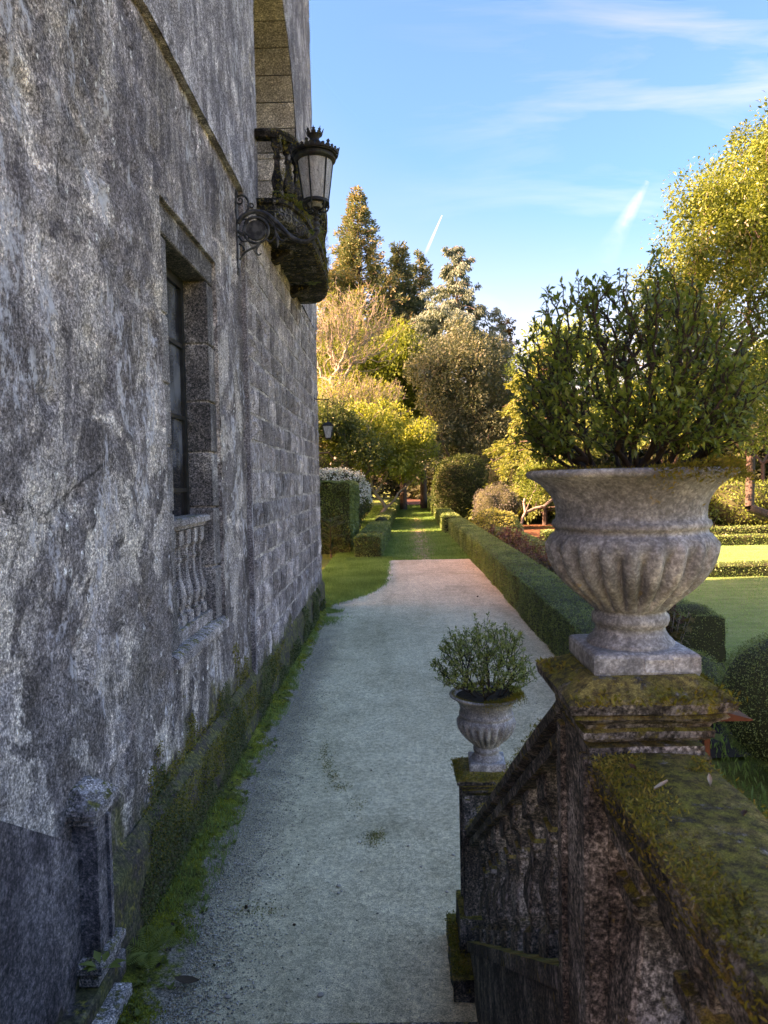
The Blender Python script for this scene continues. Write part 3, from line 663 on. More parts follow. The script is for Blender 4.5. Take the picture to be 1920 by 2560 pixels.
# arched doorway behind the balcony
aw = MB(); aw.box(HX-1.1, HX-1.02, AY-AR-.3, AY+AR+.3, 6.7, 12.7)
niche = hpart(aw, 'arched_doorway', M['upper'])
dm = MB(); dm.box(HX-1.0, HX-.93, AY-1.1, AY+1.1, 6.8, 11.5); dd = link('door', dm.mesh(), M['woodframe'], niche)
for side in (-1, 1):
    zz = 6.8; k = 0
    while zz < AZ-.05:
        h = min(.44, AZ-zz)
        y0 = AY+AR*side - (.012 if side > 0 else -.012)
        a, b = sorted((y0, y0+side*.4))
        block('arch_stone', HX-1.0, HX-.012, a, b, zz+.007, zz+h-.007, M['arch'], niche, 30+k, .01, .004); zz += h; k += 1
NA = 15
for k in range(NA):
    t0, t1 = PI*k/NA+.004, PI*(k+1)/NA-.004; b = MB()
    r0_, r1_ = AR-.012, AR+.4
    pts = [(r0_, t0), (r0_, (t0+t1)/2), (r0_, t1), (r1_, t1), (r1_, t0)]
    b.rings([[(x, AY+r*math.cos(t), AZ+r*math.sin(t)) for r, t in pts] for x in (HX-1.0, HX-.012)])
    link('arch_stone', b.mesh(), M['arch'], niche)

# balcony
def bal_plan(t, off=0.0):           # t 0..1 along the bowed edge
    a = PI*t; y = 12.85 - 2.4*math.cos(a); bul = math.sin(a)**.45
    x = HX + .66*bul
    nx, ny = math.sin(a)**.6, -math.cos(a)**3*.8
    L = math.hypot(nx, ny)+1e-6
    return (x+off*nx/L, y+off*ny/L)
def ring(off, z, n=40, inner=HX-.02):
    P = [bal_plan(i/n, off) for i in range(n+1)]
    return [(x, y, z) for x, y in P]
mb = MB()
BZ = .46
prof = [(-.34, 6.47), (-.22, 6.47), (-.08, 6.475), (.0, 6.485), (.05, 6.51), (.07, 6.57), (.05, 6.62), (.02, 6.64), (.02, 6.72), (.06, 6.74), (.06, 6.80)]
mb.rings([ring(o, z+BZ) for o, z in prof])
balcony = hpart(mb, 'balcony', M['balc'], rgh=(.012, 4, 8))
mb = MB()
for k, yy_ in enumerate((11.8, 13.9)):
    mb2 = MB(); mb2.extrude([(0, 0), (.36, .0), (.33, -.05), (.2, -.08), (.10, -.14), (0, -.16)], [(HX-.03, yy_-.14, 6.46+BZ), (HX-.03, yy_+.14, 6.46+BZ)])
    me = mb2.mesh(); rough(me, .012, 4, k); link('corbel', me, M['balc'], balcony)
mb = MB(); path = [(*bal_plan(i/48, -.02), 8.22) for i in range(49)]
mb.extrude([(-.08, -.10), (.07, -.10), (.09, -.05), (.10, -.04), (.10, .0), (-.09, .0)], path)
me = mb.mesh(); rough(me, .008, 6, 2); link('balcony_rail', me, M['balc'], balcony)
b = MB(); b.square(0, 0, [(z*.88/.92, w*1.05) for z, w in bprof], ch=.3); me = b.mesh('baluster'); rough(me, .006, 8, 3); me.materials.append(M['balc'])
for i in range(11):
    x, y = bal_plan((i+.7)/12.4, -.03); link('baluster', me, None, balcony, (x, y, 6.80+BZ), (0, 0, i*.25))
# ferns and moss that grow on the balcony
def tuft(r, c, n, L, spread, up=.8):
    P = np.array(c)+r.normal(size=(n, 3))*np.array(spread); D = unit(r, n); D[:, 2] = np.abs(D[:, 2])+up
    return leaves(P, D, unit(r, n), r.uniform(.5, 1, n)*L, L*.16, False)
r_ = rs(31); parts = []
for i in range(70):
    t = r_.uniform(.02, .8); x, y = bal_plan(t, r_.uniform(-.08, .06)); parts.append(tuft(r_, (x, y, 6.82+BZ), 90, .05, (.05, .07, .01)))
for i in range(80):
    t = r_.uniform(.05, .95); x, y = bal_plan(t, .07); parts.append(tuft(r_, (x, y, r_.uniform(6.85, 8.2)), 40, .045, (.015, .04, .04), 0))
V, F = join(parts); mo = link('balcony_moss', fast_mesh('moss', V, F), M['mossbrown'], None, kind='stuff'); tag(mo, 'dark moss clinging to the curved stone balcony', 'moss', kind='stuff')
def fern_mesh(seed, nf=7, L=.3, droop=.5):
    r = rs(seed); parts = []
    for k in range(nf):
        a = 2*PI*k/nf+r.uniform(-.3, .3); Lk = L*r.uniform(.7, 1.1); n = 16
        s = np.linspace(0, 1, n); rad = Lk*s; zz_ = Lk*(.75*s-droop*s*s)
        P = np.stack([rad*math.cos(a), rad*math.sin(a), zz_], 1)
        T = np.gradient(P, axis=0); side = np.array([-math.sin(a), math.cos(a), 0])
        for sg in (-1, 1):
            parts.append(leaves(P[1:], T[1:]*.5/np.linalg.norm(T[1:], axis=1, keepdims=True)+side*sg, np.tile([0, 0, 1.], (n-1, 1)), Lk*.34*np.sin(PI*np.clip(s[1:], .08, .97))**.8+.008, Lk*.05, False))
        parts.append(sticks(P[:-1], P[1:], .003, .002, 3))
    V, F = join(parts); return fast_mesh('fern', V, F)
fm = fern_mesh(5); fm.materials.append(M['fern'])
for k, (t, off, zz, sc_, lab) in enumerate([(.30, .1, 6.62, .55, 'bright green fern growing from the balcony edge behind the lamp post'),
        (.08, -.05, 6.84, .6, 'small fern among the balcony balusters next to the wall'), (.2, .02, 6.86, .4, 'tiny fern on the balcony floor between the second and third baluster'),
        (.55, -.18, 6.33, .5, 'fern hanging under the balcony slab'), (.62, .09, 6.5, .5, 'fern on the outer lower edge of the balcony')]):
    x, y = bal_plan(t, off); o = link('fern', fm, None, None, (x, y, zz+BZ), (0, 0, k)); o.scale = (sc_,)*3; tag(o, lab, 'fern', 'ferns growing on the balcony')

# pilaster and sloping stair string on the left
nl = empty('stair_newel', (NX+.02, 4.25, .05), 'grey stone half pillar with sunk panel against the house wall at the stair foot', 'pillar')
def npart(name, boxes, mat, bev=.01, amp=.003, seed=1):
    mb = MB()
    for bx in boxes: mb.box(*bx, bev)
    me = mb.mesh(name); rough(me, amp, 7, seed, 2); return link(name, me, mat, nl)
npart('shaft', [(-.1, .115, -.11, .11, .34, 1.16)], M['cement'])
npart('raised_panel_edge', [(-.05, .135, -.11, -.07, .36, 1.14), (-.05, .135, .07, .11, .36, 1.14)], M['cement'], .006)
npart('cap', [(-.1, .135, -.14, .14, 1.16, 1.20), (-.1, .155, -.165, .165, 1.202, 1.235)], M['sill'])
mb = MB(); mb.rings([[(-.1, -.175, 1.236), (.165, -.175, 1.236), (.165, .175, 1.236), (-.1, .175, 1.236)], [(-.1, -.175, 1.27), (.165, -.175, 1.27), (.165, .175, 1.27), (-.1, .175, 1.27)], [(-.1, -.1, 1.37), (.02, -.1, 1.37), (.02, .1, 1.37), (-.1, .1, 1.37)]])
me = mb.mesh(); rough(me, .004, 6, 4); link('cap_top', me, M['sill'], nl)
npart('base', [(-.1, .17, -.19, .19, .28, .36), (-.1, .14, -.17, .17, .2, .281)], M['sill'], .02)
npart('footing', [(-.1, .15, -.9, .22, -.05, .20)], M['cement'], .015, .005); npart('kerb', [(-.1, .25, -1.1, .05, -.05, .10)], M['sill'], .015, .006)
mb = MB(); S = .62
def slab(mb, x0, x1, y0, y1, zb, f):
    mb.rings([[(x0, y0, zb), (x1, y0, zb), (x1, y0, f(y0)), (x0, y0, f(y0))], [(x0, y1, zb), (x1, y1, zb), (x1, y1, f(y1)), (x0, y1, f(y1))]])
slab(mb, -2.05, -1.905, 1.2, 4.13, 0, lambda y: 1.10+(4.13-y)*.66)
o = mb.build('stair_side_slab', M['cement']); tag(o, 'smooth dark grey cement slab with sloping top beside the stair against the house wall', 'slab')

# ------------------------------------------------------------------ stairs and landing
mb = MB(); mb.box(-1.79, .425, -2.5, 1.55, 1.45, 1.60, .01); land = mb.build('stair_landing', M['step']); land['kind'] = 'structure'
st = empty('stone_staircase', (-.65, 4.1, 0), 'stone steps going down from the landing to the gravel path', 'stairs')
for i in range(9):
    mb = MB(); y1 = 3.93-i*.266; z1 = .16*(i+1)
    mb.box(-1.79+.65, .425+.65, y1-.34-4.1, y1-4.1, z1-.15, z1, .008); mb.build('step', M['step'], st)
mb = MB(); slab(mb, -1.14, 1.07, -4.5, -.05, 0, lambda y: max(.0, min(1.45, -y*.56-.06))); mb.build('stair_base', M['step'], st)

PX = .54; SL = .63
bs = empty('stair_balustrade', (PX, 1.68, 0), 'dark mossy stone balustrade with two square pillars, running down the right side of the stair', 'balustrade')
def b2(me, name, mat, parent=bs, rg=None, kind=None):
    if rg: rough(me, *rg)
    return link(name, me, mat, parent, None if parent is not bs else (-PX, -1.68, 0), None, kind)
def subdiv_box(x0, x1, y0, y1, z0, z1, n=(6, 6, 16)):
    """finely divided box so that the stone can be uneven"""
    parts = []
    def face(o, a, b, na, nb): parts.append(grid_patch(lambda u, v: np.array(o)+u[:, None]*np.array(a)+v[:, None]*np.array(b), na, nb))
    dx, dy, dz = x1-x0, y1-y0, z1-z0
    face((x0,y0,z0), (dx,0,0), (0,0,dz), n[0], n[2]); face((x1,y0,z0), (0,dy,0), (0,0,dz), n[1], n[2]); face((x1,y1,z0), (-dx,0,0), (0,0,dz), n[0], n[2]); face((x0,y1,z0), (0,-dy,0), (0,0,dz), n[1], n[2])
    face((x0,y0,z1), (dx,0,0), (0,dy,0), n[0], n[1]); face((x0,y0,z0), (0,dy,0), (dx,0,0), n[1], n[0])
    V, F = join(parts); return V, F
def pillar(cy, zbase, ztop, hw=.125):
    V, F = subdiv_box(PX-hw, PX+hw, cy-hw, cy+hw, zbase, ztop-.14, (10, 10, 40))
    me = fast_mesh('pillar', V, F); p = b2(me, 'pillar', M['darkside'], bs, (.004, 12, 3))
    mb = MB()
    for dx, sx, sy in ((-1, .006, 1), (1, .006, 1)):      # raised borders round the sunk panel on the side faces
        x = PX+dx*hw; a, b_ = sorted((x-dx*.02, x+dx*.014))
        mb.box(a, b_, cy-hw-.004, cy-hw+.035, zbase+.02, ztop-.16, .004); mb.box(a, b_, cy+hw-.035, cy+hw+.004, zbase+.02, ztop-.16, .004)
    a, b_ = cy-hw-.014, cy-hw+.02
    mb.box(PX-hw-.005, PX-hw+.035, a, b_, zbase+.02, ztop-.16, .004); mb.box(PX+hw-.035, PX+hw+.005, a, b_, zbase+.02, ztop-.16, .004)
    link('border', mb.mesh(), M['darkside'], p)
    R = []
    for z, w in ((ztop-.125, hw+.002), (ztop-.115, hw+.014), (ztop-.10, hw+.016), (ztop-.095, hw+.006), (ztop-.085, hw+.012), (ztop-.072, hw+.034), (ztop-.066, hw+.040), (ztop-.060, hw+.034), (ztop-.052, hw+.05), (ztop-.030, hw+.054), (ztop-.022, hw+.046), (ztop+.010, hw-.01)):
        n = 14; q = []
        for (ax, ay), (bx_, by) in (((-1,-1),(1,-1)), ((1,-1),(1,1)), ((1,1),(-1,1)), ((-1,1),(-1,-1))):
            for i in range(n): t = i/n; q.append((PX+w*(ax+(bx_-ax)*t), cy+w*(ay+(by-ay)*t), z))
        R.append(q)
    mb = MB(); mb.rings(R); me = mb.mesh(smooth=False); rough(me, .005, 14, 6); link('cap', me, M['dark'], p)
    return p
p1 = pillar(1.68, .0, 2.75)
p2 = pillar(4.68, .36, 1.31)
V, F = subdiv_box(PX-.17, PX+.17, 4.68-.17, 4.68+.17, .15, .38, (6, 6, 6)); link('pillar_base', b2(fast_mesh('b', V, F), 'pillar_base', M['dark'], p2, (.01, 8, 1)).data, M['dark'], None) if False else b2(fast_mesh('pb', V, F), 'pillar_base', M['dark'], p2, (.01, 8, 1))
V, F = subdiv_box(PX-.235, PX+.2, 4.68-.42, 4.68+.24, -.02, .16, (8, 10, 5)); b2(fast_mesh('pf', V, F), 'pillar_footing', M['dark'], p2, (.016, 6, 2))
rail_prof = [(-.10, -.115), (-.105, -.075), (-.085, -.06), (-.12, -.045), (-.124, -.012), (-.115, .002), (-.09, .008), (-.045, .013), (0, .015), (.045, .013), (.09, .008), (.115, .002), (.124, -.012), (.12, -.045), (.085, -.06), (.105, -.075), (.10, -.115), (0, -.115)]
mb = MB(); mb.extrude(rail_prof, [(PX, 1.56-i*.03, 2.585) for i in range(75)][::-1])
near_rail = b2(mb.mesh(), 'level_handrail', M['dark'], bs, (.007, 9, 4))
rz_ = lambda y: .98+(4.5-y)*SL
mb = MB(); mb.extrude(rail_prof, [(PX, 1.74+i*.04, rz_(1.74+i*.04)) for i in range(72)])
b2(mb.mesh(), 'sloping_handrail', M['dark'], bs, (.006, 9, 5))
mb = MB(); slab(mb, PX-.11, PX+.11, 1.7, 4.6, 0, lambda y: rz_(y)-.80)
b2(mb.mesh(), 'sloping_base', M['darkside'], bs)
mb = MB(); slab(mb, PX-.13, PX+.13, 1.72, 4.58, .02, lambda y: rz_(y)-.74)
mb2 = MB(); mb2.rings([[(PX-.13, y, rz_(y)-.80), (PX+.13, y, rz_(y)-.80), (PX+.13, y, rz_(y)-.735), (PX-.13, y, rz_(y)-.735)] for y in np.linspace(1.78, 4.56, 20)])
b2(mb2.mesh(), 'sloping_string', M['dark'], bs, (.004, 8, 2))
h = .63
for i in range(8):
    y = 2.06+i*.31; mb = MB(); z0 = rz_(y)-.745
    mb.square(PX, y, [(z0-.03, .072, 1), (z0+.09, .072, 1), (z0+.10, .05, .3), (z0+.13, .045, 0), (z0+.16, .060, 0), (z0+.20, .070, 0), (z0+.27, .066, 0), (z0+.33, .048, 0), (z0+.42, .044, 0), (z0+.44, .055, 0), (z0+.465, .055, 0), (z0+.47, .04, .2), (z0+.52, .045, .6), (z0+.545, .07, 1), (z0+.64, .072, 1)], -SL)
    b2(mb.mesh(), 'baluster', M['darkside'], bs, (.003, 10, i))
V, F = subdiv_box(PX-.12, PX+.12, -.7, 1.56, 1.45, 1.74, (4, 30, 5)); b2(fast_mesh('bc', V, F), 'base_course', M['darkside'], bs, (.005, 8, 1))
for i in range(7):
    y = 1.50-i*.33; mb = MB(); z0 = 1.73
    mb.square(PX, y, [(z0, .085), (z0+.10, .085), (z0+.115, .06), (z0+.16, .055), (z0+.20, .08), (z0+.28, .10), (z0+.36, .09), (z0+.48, .055), (z0+.54, .045), (z0+.57, .07), (z0+.60, .07), (z0+.61, .05), (z0+.66, .055), (z0+.69, .088), (z0+.745, .09)])
    b2(mb.mesh(), 'baluster', M['darkside'], bs, (.003, 10, i))

# moss fibres on caps and rails
def moss_on(r, pts, L, n_per=1, up=1.2):
    P = np.repeat(pts, n_per, 0)+r.normal(size=(len(pts)*n_per, 3))*np.array([.006, .006, .001]); n = len(P)
    D = unit(r, n); D[:, 2] = np.abs(D[:, 2])*.6+.25*up
    Ls = r.uniform(.5, 1.3, n)*L; return leaves(P, D, unit(r, n), Ls, Ls*.3, False)
r_ = rs(77)
n = 26000; X = r_.uniform(-.125, .125, n); Y = r_.uniform(-.5, 1.55, n)
keep = fbm(np.stack([X*9, Y*5, X*0], 1)+3, 3, 2) > -.12+.0*X; X, Y = X[keep], Y[keep]
pts = np.stack([PX+X, Y, 2.585+.012-np.abs(X)*.05], 1)
n = 5000; t = r_.uniform(0, 1, n); X2 = r_.choice([-1, 1], n)*r_.uniform(.11, .128, n); pts2 = np.stack([PX+X2, -.5+2.05*t, 2.585-r_.uniform(0, .05, n)], 1)
n = 3800; X3 = r_.uniform(-.17, .18, n); Y3 = r_.uniform(-.185, .18, n); k3 = (np.maximum(np.abs(X3), np.abs(Y3)) > .115) & (fbm(np.stack([X3*14, Y3*14, X3*0], 1), 3, 8) > -.22)
pts3 = np.stack([PX+X3, 1.68+Y3, 2.74+.012-(np.maximum(np.abs(X3), np.abs(Y3))-.10)*.4], 1)[k3]
V, F = join([moss_on(r_, pts, .0105), moss_on(r_, pts2, .011), moss_on(r_, pts3, .016)])
mo = link('handrail_moss', fast_mesh('moss', V, F), M['mossbrown']); tag(mo, 'olive and brown moss carpeting the near handrail and pillar cap', 'moss', kind='stuff')
n = 2600; X3 = r_.uniform(-.185, .185, n); Y3 = r_.uniform(-.185, .185, n); k3 = np.maximum(np.abs(X3), np.abs(Y3)) > .12
pa = np.stack([PX+X3, 4.68+Y3, 1.32-(np.maximum(np.abs(X3), np.abs(Y3))-.10)*.4], 1)[k3]
n = 9000; Y4 = r_.uniform(1.82, 4.55, n); X4 = r_.uniform(-.125, .125, n); pb = np.stack([PX+X4, Y4, rz_(Y4)+.01-np.abs(X4)*.05], 1)
kk = fbm(pb*6, 3, 4) > -.05; pb = pb[kk]
n = 2500; s_ = r_.uniform(-.23, .23, n); pc = np.stack([PX-.2+r_.uniform(-.035, .06, n), 4.6+s_*1.4, r_.uniform(.1, .19, n)], 1)
V, F = join([moss_on(r_, pa, .018), moss_on(r_, pb, .014), moss_on(r_, pc, .02)])
mo = link('pillar_moss', fast_mesh('moss', V, F), M['mossbrown']); tag(mo, 'dark green moss on the small pillar cap, its footing and the sloping handrail', 'moss', kind='stuff')
# dry leaves lying on the near handrail
lf = [(.50, 1.36, .6), (.60, 1.38, 1.2), (.535, .98, .2), (.645, 1.05, 2.4), (.60, 1.24, .9), (.475, 1.45, 2.0)]
def leaf_thing(x, y, z, rz, L, W, mat, label, grp, name='fallen_leaf', cat='leaf'):
    b = MB(); n = 7; top = []
    for i in range(n): t = i/(n-1); w = W*math.sin(PI*min(max(t, .03), .97))**.8; top.append([(t*L-L/2, -w/2, .004+.3*W*(t-.5)**2), (t*L-L/2, 0, .3*W*(t-.5)**2), (t*L-L/2, w/2, .005+.3*W*(t-.5)**2)])
    b.rings(top, caps=False, closed=False); o = b.build(name, mat, smooth=True); o.location = (x, y, z); o.rotation_euler = (random.uniform(-.3, .3), random.uniform(-.2, .2), rz); return tag(o, label, cat, grp)
for i, (x, y, a) in enumerate(lf):
    leaf_thing(x, y, 2.607, a, .042 if i < 4 else .02, .009 if i < 4 else .011, M['paleleaf'] if i not in (4, 5) else M['deadleaf'],
               ['pale narrow dry leaf on the moss just in front of the pillar', 'pale dry leaf near the outer edge of the mossy handrail', 'pale curled leaf low on the left of the mossy handrail', 'pale leaf on the outer edge of the handrail nearest the viewer', 'small tan oval leaf in the middle of the mossy handrail', 'tiny reddish leaf on the moss at the foot of the pillar'][i], 'dry leaves lying on the mossy handrail')

# ------------------------------------------------------------------ urns
NS = 22*14
def urn_body():
    prof = [(.052, .106), (.060, .108), (.068, .104), (.078, .094), (.092, .086), (.104, .084), (.108, .091), (.120, .095), (.132, .094), (.138, .088), (.146, .086), (.150, .096),
            (.160, .104), (.178, .122), (.20, .145), (.225, .168), (.25, .184), (.275, .195), (.30, .201), (.318, .203), (.332, .201), (.342, .193), (.346, .186), (.356, .184), (.360, .190), (.368, .193), (.377, .190), (.381, .183),
            (.395, .182), (.415, .184), (.435, .191), (.455, .204), (.47, .219), (.482, .235), (.487, .246), (.492, .254), (.500, .257), (.507, .253), (.509, .243), (.503, .226), (.49, .212), (.475, .205), (.46, .2), (.455, .0)]
    th = np.arange(NS)/NS*2*PI; lobes = np.sqrt(1-np.abs(np.cos(11*th))**3.0); V = []
    for i, (z, r) in enumerate(prof):
        if 11 < i < 22:
            ztop = .332-.030*(1-np.sin(11*th)**2); e = np.clip((ztop-z)/.012, 0, 1)*np.clip((z-.155)/.03, 0, 1)
            rr = r + e*(.008-.040*(1-lobes))*(r/.2)
        else: rr = np.full(NS, r)
        if r == 0: rr = np.full(NS, 1e-4)
        V.append(np.stack([rr*np.cos(th), rr*np.sin(th), np.full(NS, z)], 1))
    V = np.concatenate(V); m = len(prof); i = np.arange(m*NS).reshape(m, NS); j = np.roll(i, -1, 1)
    F = np.stack([i[:-1], j[:-1], j[1:], i[1:]], -1).reshape(-1, 4)
    V = V + np.stack([fbm(V*7, 3, 2), fbm(V*7+5, 3, 3), fbm(V*7+9, 3, 4)], 1)*.0025*np.clip((.0+V[:, 2:3]), .1, 1)*2
    return fast_mesh('bowl', V, F, True)
ub = urn_body(); ub.materials.append(M['urn'])
mb = MB(); R = []
for z, w in ((0, .117), (.01, .120), (.045, .120), (.052, .116), (.056, .105)):
    q = []; n = 8
    for (ax, ay), (bx_, by) in (((-1,-1),(1,-1)), ((1,-1),(1,1)), ((1,1),(-1,1)), ((-1,1),(-1,-1))):
        for i in range(n): t = i/n; q.append((w*(ax+(bx_-ax)*t), w*(ay+(by-ay)*t), z))
    R.append(q)
mb.rings(R); up_ = mb.mesh('plinth'); rough(up_, .003, 9, 3); up_.materials.append(M['urn'])
# moss on the lip
def lip_moss(seed, n, a0, a1, L, thick):
    r = rs(seed); a = r.uniform(a0, a1, n); e = np.sin(PI*(a-a0)/(a1-a0))**.6; rad = .235+r.normal(size=n)*.014*thick
    P = np.stack([rad*np.cos(a), rad*np.sin(a), .503+np.abs(r.normal(size=n))*.008*thick*e-np.clip(rad-.25, 0, 1)*1.2], 1)
    D = unit(r, n)+np.stack([np.cos(a), np.sin(a), np.full(n, .6)], 1)*.7; Ls = r.uniform(.5, 1.2, n)*L
    return leaves(P, D, unit(r, n), Ls, Ls*.28, False)
V, F = join([lip_moss(1, 6500, -1.7, 1.0, .013, 1.5), lip_moss(2, 2000, -3.6, -1.6, .007, .7), lip_moss(3, 2500, 1, 2.7, .012, 1)])
lm = fast_mesh('rim_moss', V, F); lm.materials.append(M['mossbrown'])
mb = MB(); mb.lathe(0, 0, [(.455, .001), (.475, .2), (.485, .205), (.492, .12), (.495, .001)], 24); so = mb.mesh('soil'); rough(so, .008, 20, 1); so.materials.append(M['soil'])
def make_urn(x, y, z, label, sz=1.0):
    u = empty('stone_urn', (x, y, z), label, 'urn', 'stone urns on the balustrade pillars'); u.scale = (.98, .98, sz)
    b = link('bowl', ub, None, u); b.scale = (.945, .945, 1); link('rim_moss', lm, None, b); link('soil', so, None, u); link('plinth', up_, None, u); return u
UZ1, UZ2 = 2.757, 1.317
u1 = make_urn(.552, 1.70, UZ1, 'large fluted grey urn nearest the viewer with thick moss on its right rim', .905)
u2 = make_urn(.575, 4.68, UZ2, 'fluted stone urn standing on the lower pillar by the gravel path', .95)
u2.rotation_euler = (0, 0, -.06)
mb = MB(); mb.box(-.004, .058, -.1215, -.119, .012, .040); me = mb.mesh()
pq = link('plaque', me, M['urn'], u1)
mb = MB()
for bx in ((-.006, .060, -.1235, -.1192, .039, .042), (-.006, .060, -.1235, -.1192, .010, .013), (-.006, -.003, -.1235, -.1192, .0131, .0389), (.057, .060, -.1235, -.1192, .0131, .0389)): mb.box(*bx)
link('plaque_border', mb.mesh(), M['urn'], pq)

# ------------------------------------------------------------------ shrubs in the urns
def shrub(name, loc, seed, shape, nterm, leafL, mat, label, grp, nleaf=8, extra=()):
    r = rs(seed); T = shape(r, nterm)
    for e in extra: T = np.concatenate([T, np.array(e)])
    bq = np.arange(16); base = np.stack([.09*np.sqrt(bq/16)*np.cos(bq*2.4), .09*np.sqrt(bq/16)*np.sin(bq*2.4), np.zeros(16)], 1)
    Nn, par, term = grow(r, base, T, .8, 4, .05, .10)
    root = empty(name, loc, label, 'shrub', grp)
    V, F = skeleton_mesh(Nn, par, .0013, .43, 5, .0075); link('stems', fast_mesh('stems', V, F, True), M['stem'], root)
    tp = Nn[term]; td = norm(tp-Nn[par[term]]); P, D = [], []
    for t, d in zip(tp, td):
        n = int(nleaf*r.uniform(.6, 1.5)); q = unit(r, n); dd = d*r.uniform(.1, .8, (n, 1))+q*1.0; dd[:, 2] += .1
        P.append(t-d*r.uniform(0, .03, (n, 1))+q*.003); D.append(dd)
    P = np.concatenate(P); D = norm(np.concatenate(D)); n = len(P)
    N = np.tile([0, 0, 1.], (n, 1))+unit(r, n)*.6; L = leafL*r.uniform(.45, 1.35, n)
    V, F = leaves(P, D, N, L, L*.40); link('foliage', fast_mesh('foliage', V, F), mat, root); return root
def dome(rx, zt, low=.10, inner=.55, flat=.5, ph=0.0):
    """ends of the twigs: the outer shell of a clipped dome seen from the root"""
    def f(r, n):
        a = r.uniform(0, 2*PI, n); se = r.uniform(low, 1, n)**.85; el = np.arcsin(se)
        R_ = 1/np.power(np.power(np.cos(el)/rx, 3.2)+np.power(np.sin(el)/zt, 3.2), 1/3.2)
        R_ *= 1+(.09*np.sin(a*3+ph+el*4)+.05*np.sin(a*7+ph*2))*np.cos(el)
        q = R_*r.uniform(inner, 1, n)**.7
        return np.stack([np.cos(a)*np.cos(el)*q, np.sin(a)*np.cos(el)*q, np.sin(el)*q], 1)+r.normal(size=(n, 3))*.006
    return f
shrub('potted_shrub', (.548, 1.70, UZ1+.445), 4, dome(.265, .475, .24, .60), 1150, .0205, M['shrub'], 'big dark green shrub with many bare dark stems growing in the large near urn', 'shrubs growing in the urns', 9,
      extra=([(.30, -.05, .20), (.33, .0, .22), (.27, .02, .30), (.31, -.1, .28)], [(-.20, -.06, .03), (-.17, -.1, .02)], [(.06, -.12, .12), (.09, -.14, .09), (.12, -.12, .1), (.02, -.15, .15), (.0, -.14, .2)]))
shrub('potted_shrub', (.575, 4.68, UZ2+.465), 9, dome(.33, .48, .30, .55, ph=2.0), 560, .028, M['shrub2'], 'lighter green shrub growing in the lower urn beside the gravel path', 'shrubs growing in the urns', 9,
      extra=([(-.33, 0, .25), (-.31, -.05, .2), (-.36, .02, .22), (-.28, .0, .15)], [(.02, 0, .54), (-.06, .05, .52)]))

# ------------------------------------------------------------------ wall lantern
LP = Vector((NX, 9.3, 6.44))
lan = empty('wall_lantern', LP, 'black crowned street lantern with frosted panes on a scrolled iron bracket on the house wall', 'lantern')
lan.scale = (1.09, 1.09, 1.09)
kq = .001537
def uv(x, y): return ((x-722)*kq, 0, (860-y)*kq)
def smooth_path(pts, n=6):
    P = [Vector(uv(*p)) if len(p) == 2 else Vector(p) for p in pts]; out = []
    for i in range(len(P)-1):
        a, b, c, d = P[max(i-1, 0)], P[i], P[i+1], P[min(i+2, len(P)-1)]
        for k in range(n):
            t = k/n; out.append(.5*((2*b)+(c-a)*t+(2*a-5*b+4*c-d)*t*t+(3*b-a-3*c+d)*t**3))
    out.append(P[-1]); return out
def spiral(cx, cy, r0, r1, a0, turns, n=30): return [(cx+(r0+(r1-r0)*i/n)*math.cos(a0+turns*2*PI*i/n), cy+(r0+(r1-r0)*i/n)*math.sin(a0+turns*2*PI*i/n)) for i in range(n+1)]
def lt(name, curves, mat='iron', parent=None):
    mb = MB()
    for pts, r0_, r1_ in curves:
        P = smooth_path(pts, 5 if len(pts) < 14 else 2); mb.tube(P, list(np.linspace(r0_, r1_, len(P))), 8)
    return mb.build(name, M[mat], parent or lan, smooth=True)
mb = MB(); mb.box(-.022, .018, -.03, .03, -.52, .46, .006); mb.box(-.018, .03, -.02, .02, -.50, -.44, .005); mb.box(-.018, .03, -.02, .02, .40, .44, .005)
plate = mb.build('wall_plate', M['iron'], lan)
arm = lt('arm', [([(738, 812), (770, 765), (820, 735), (880, 725), (950, 745), (1010, 790), (1070, 850), (1120, 905), (1180, 945), (1240, 960), (1295, 945), (1335, 905), (1345, 870)], .028, .026),
                 ([(880, 740), (940, 770), (1000, 830), (1060, 880), (1130, 925)], .012, .01)])
lt('ring', [(spiral(872, 868, 100, 92, -2.6, 1.0, 36), .017, .015), (spiral(790, 850, 60, 30, 2.9, -.55, 12), .012, .009), ([(735, 870), (765, 885), (795, 880)], .016, .016), ([(738, 905), (770, 945), (810, 940), (815, 905), (790, 895)], .013, .008), ([(738, 812), (770, 785), (805, 785), (812, 810), (790, 825)], .013, .008)], parent=arm)
lt('upper_scroll', [([(742, 610), (775, 600), (810, 625), (822, 665), (820, 700), (795, 740), (760, 762)], .013, .015), (spiral(757, 640, 36, 8, -1.6, -1.3, 22), .013, .009), (spiral(842, 685, 26, 8, 2.5, 1.1, 16), .011, .008)], parent=arm)
lt('lower_scroll', [([(745, 1085), (775, 1040), (820, 1010), (870, 990), (905, 955)], .012, .015), ([(905, 960), (880, 1000), (872, 1030), (890, 1052), (910, 1040)], .012, .009), ([(742, 965), (770, 985), (780, 1010), (765, 1018)], .01, .012)], parent=arm)
lt('hanging_sprig', [([(935, 750), (985, 790), (1015, 840), (1025, 900), (1035, 950)], .015, .01), ([(950, 935), (975, 955), (1005, 935), (1025, 895)], .01, .009), ([(1030, 890), (1050, 935), (1080, 950), (1108, 928)], .009, .011), ([(1033, 935), (1036, 975), (1033, 1000)], .02, .004)], parent=arm)
lt('end_scroll', [(spiral(1222, 862, 48, 8, .6, 2.2, 46), .006, .004), (spiral(1240, 885, 34, 5, 2, 1.7, 30), .005, .004), ([(1060, 850), (1110, 890), (1160, 905), (1215, 915)], .008, .006), (spiral(1180, 875, 28, 6, 0, -1.4, 20), .005, .004)], parent=arm)
mb = MB(); R = []
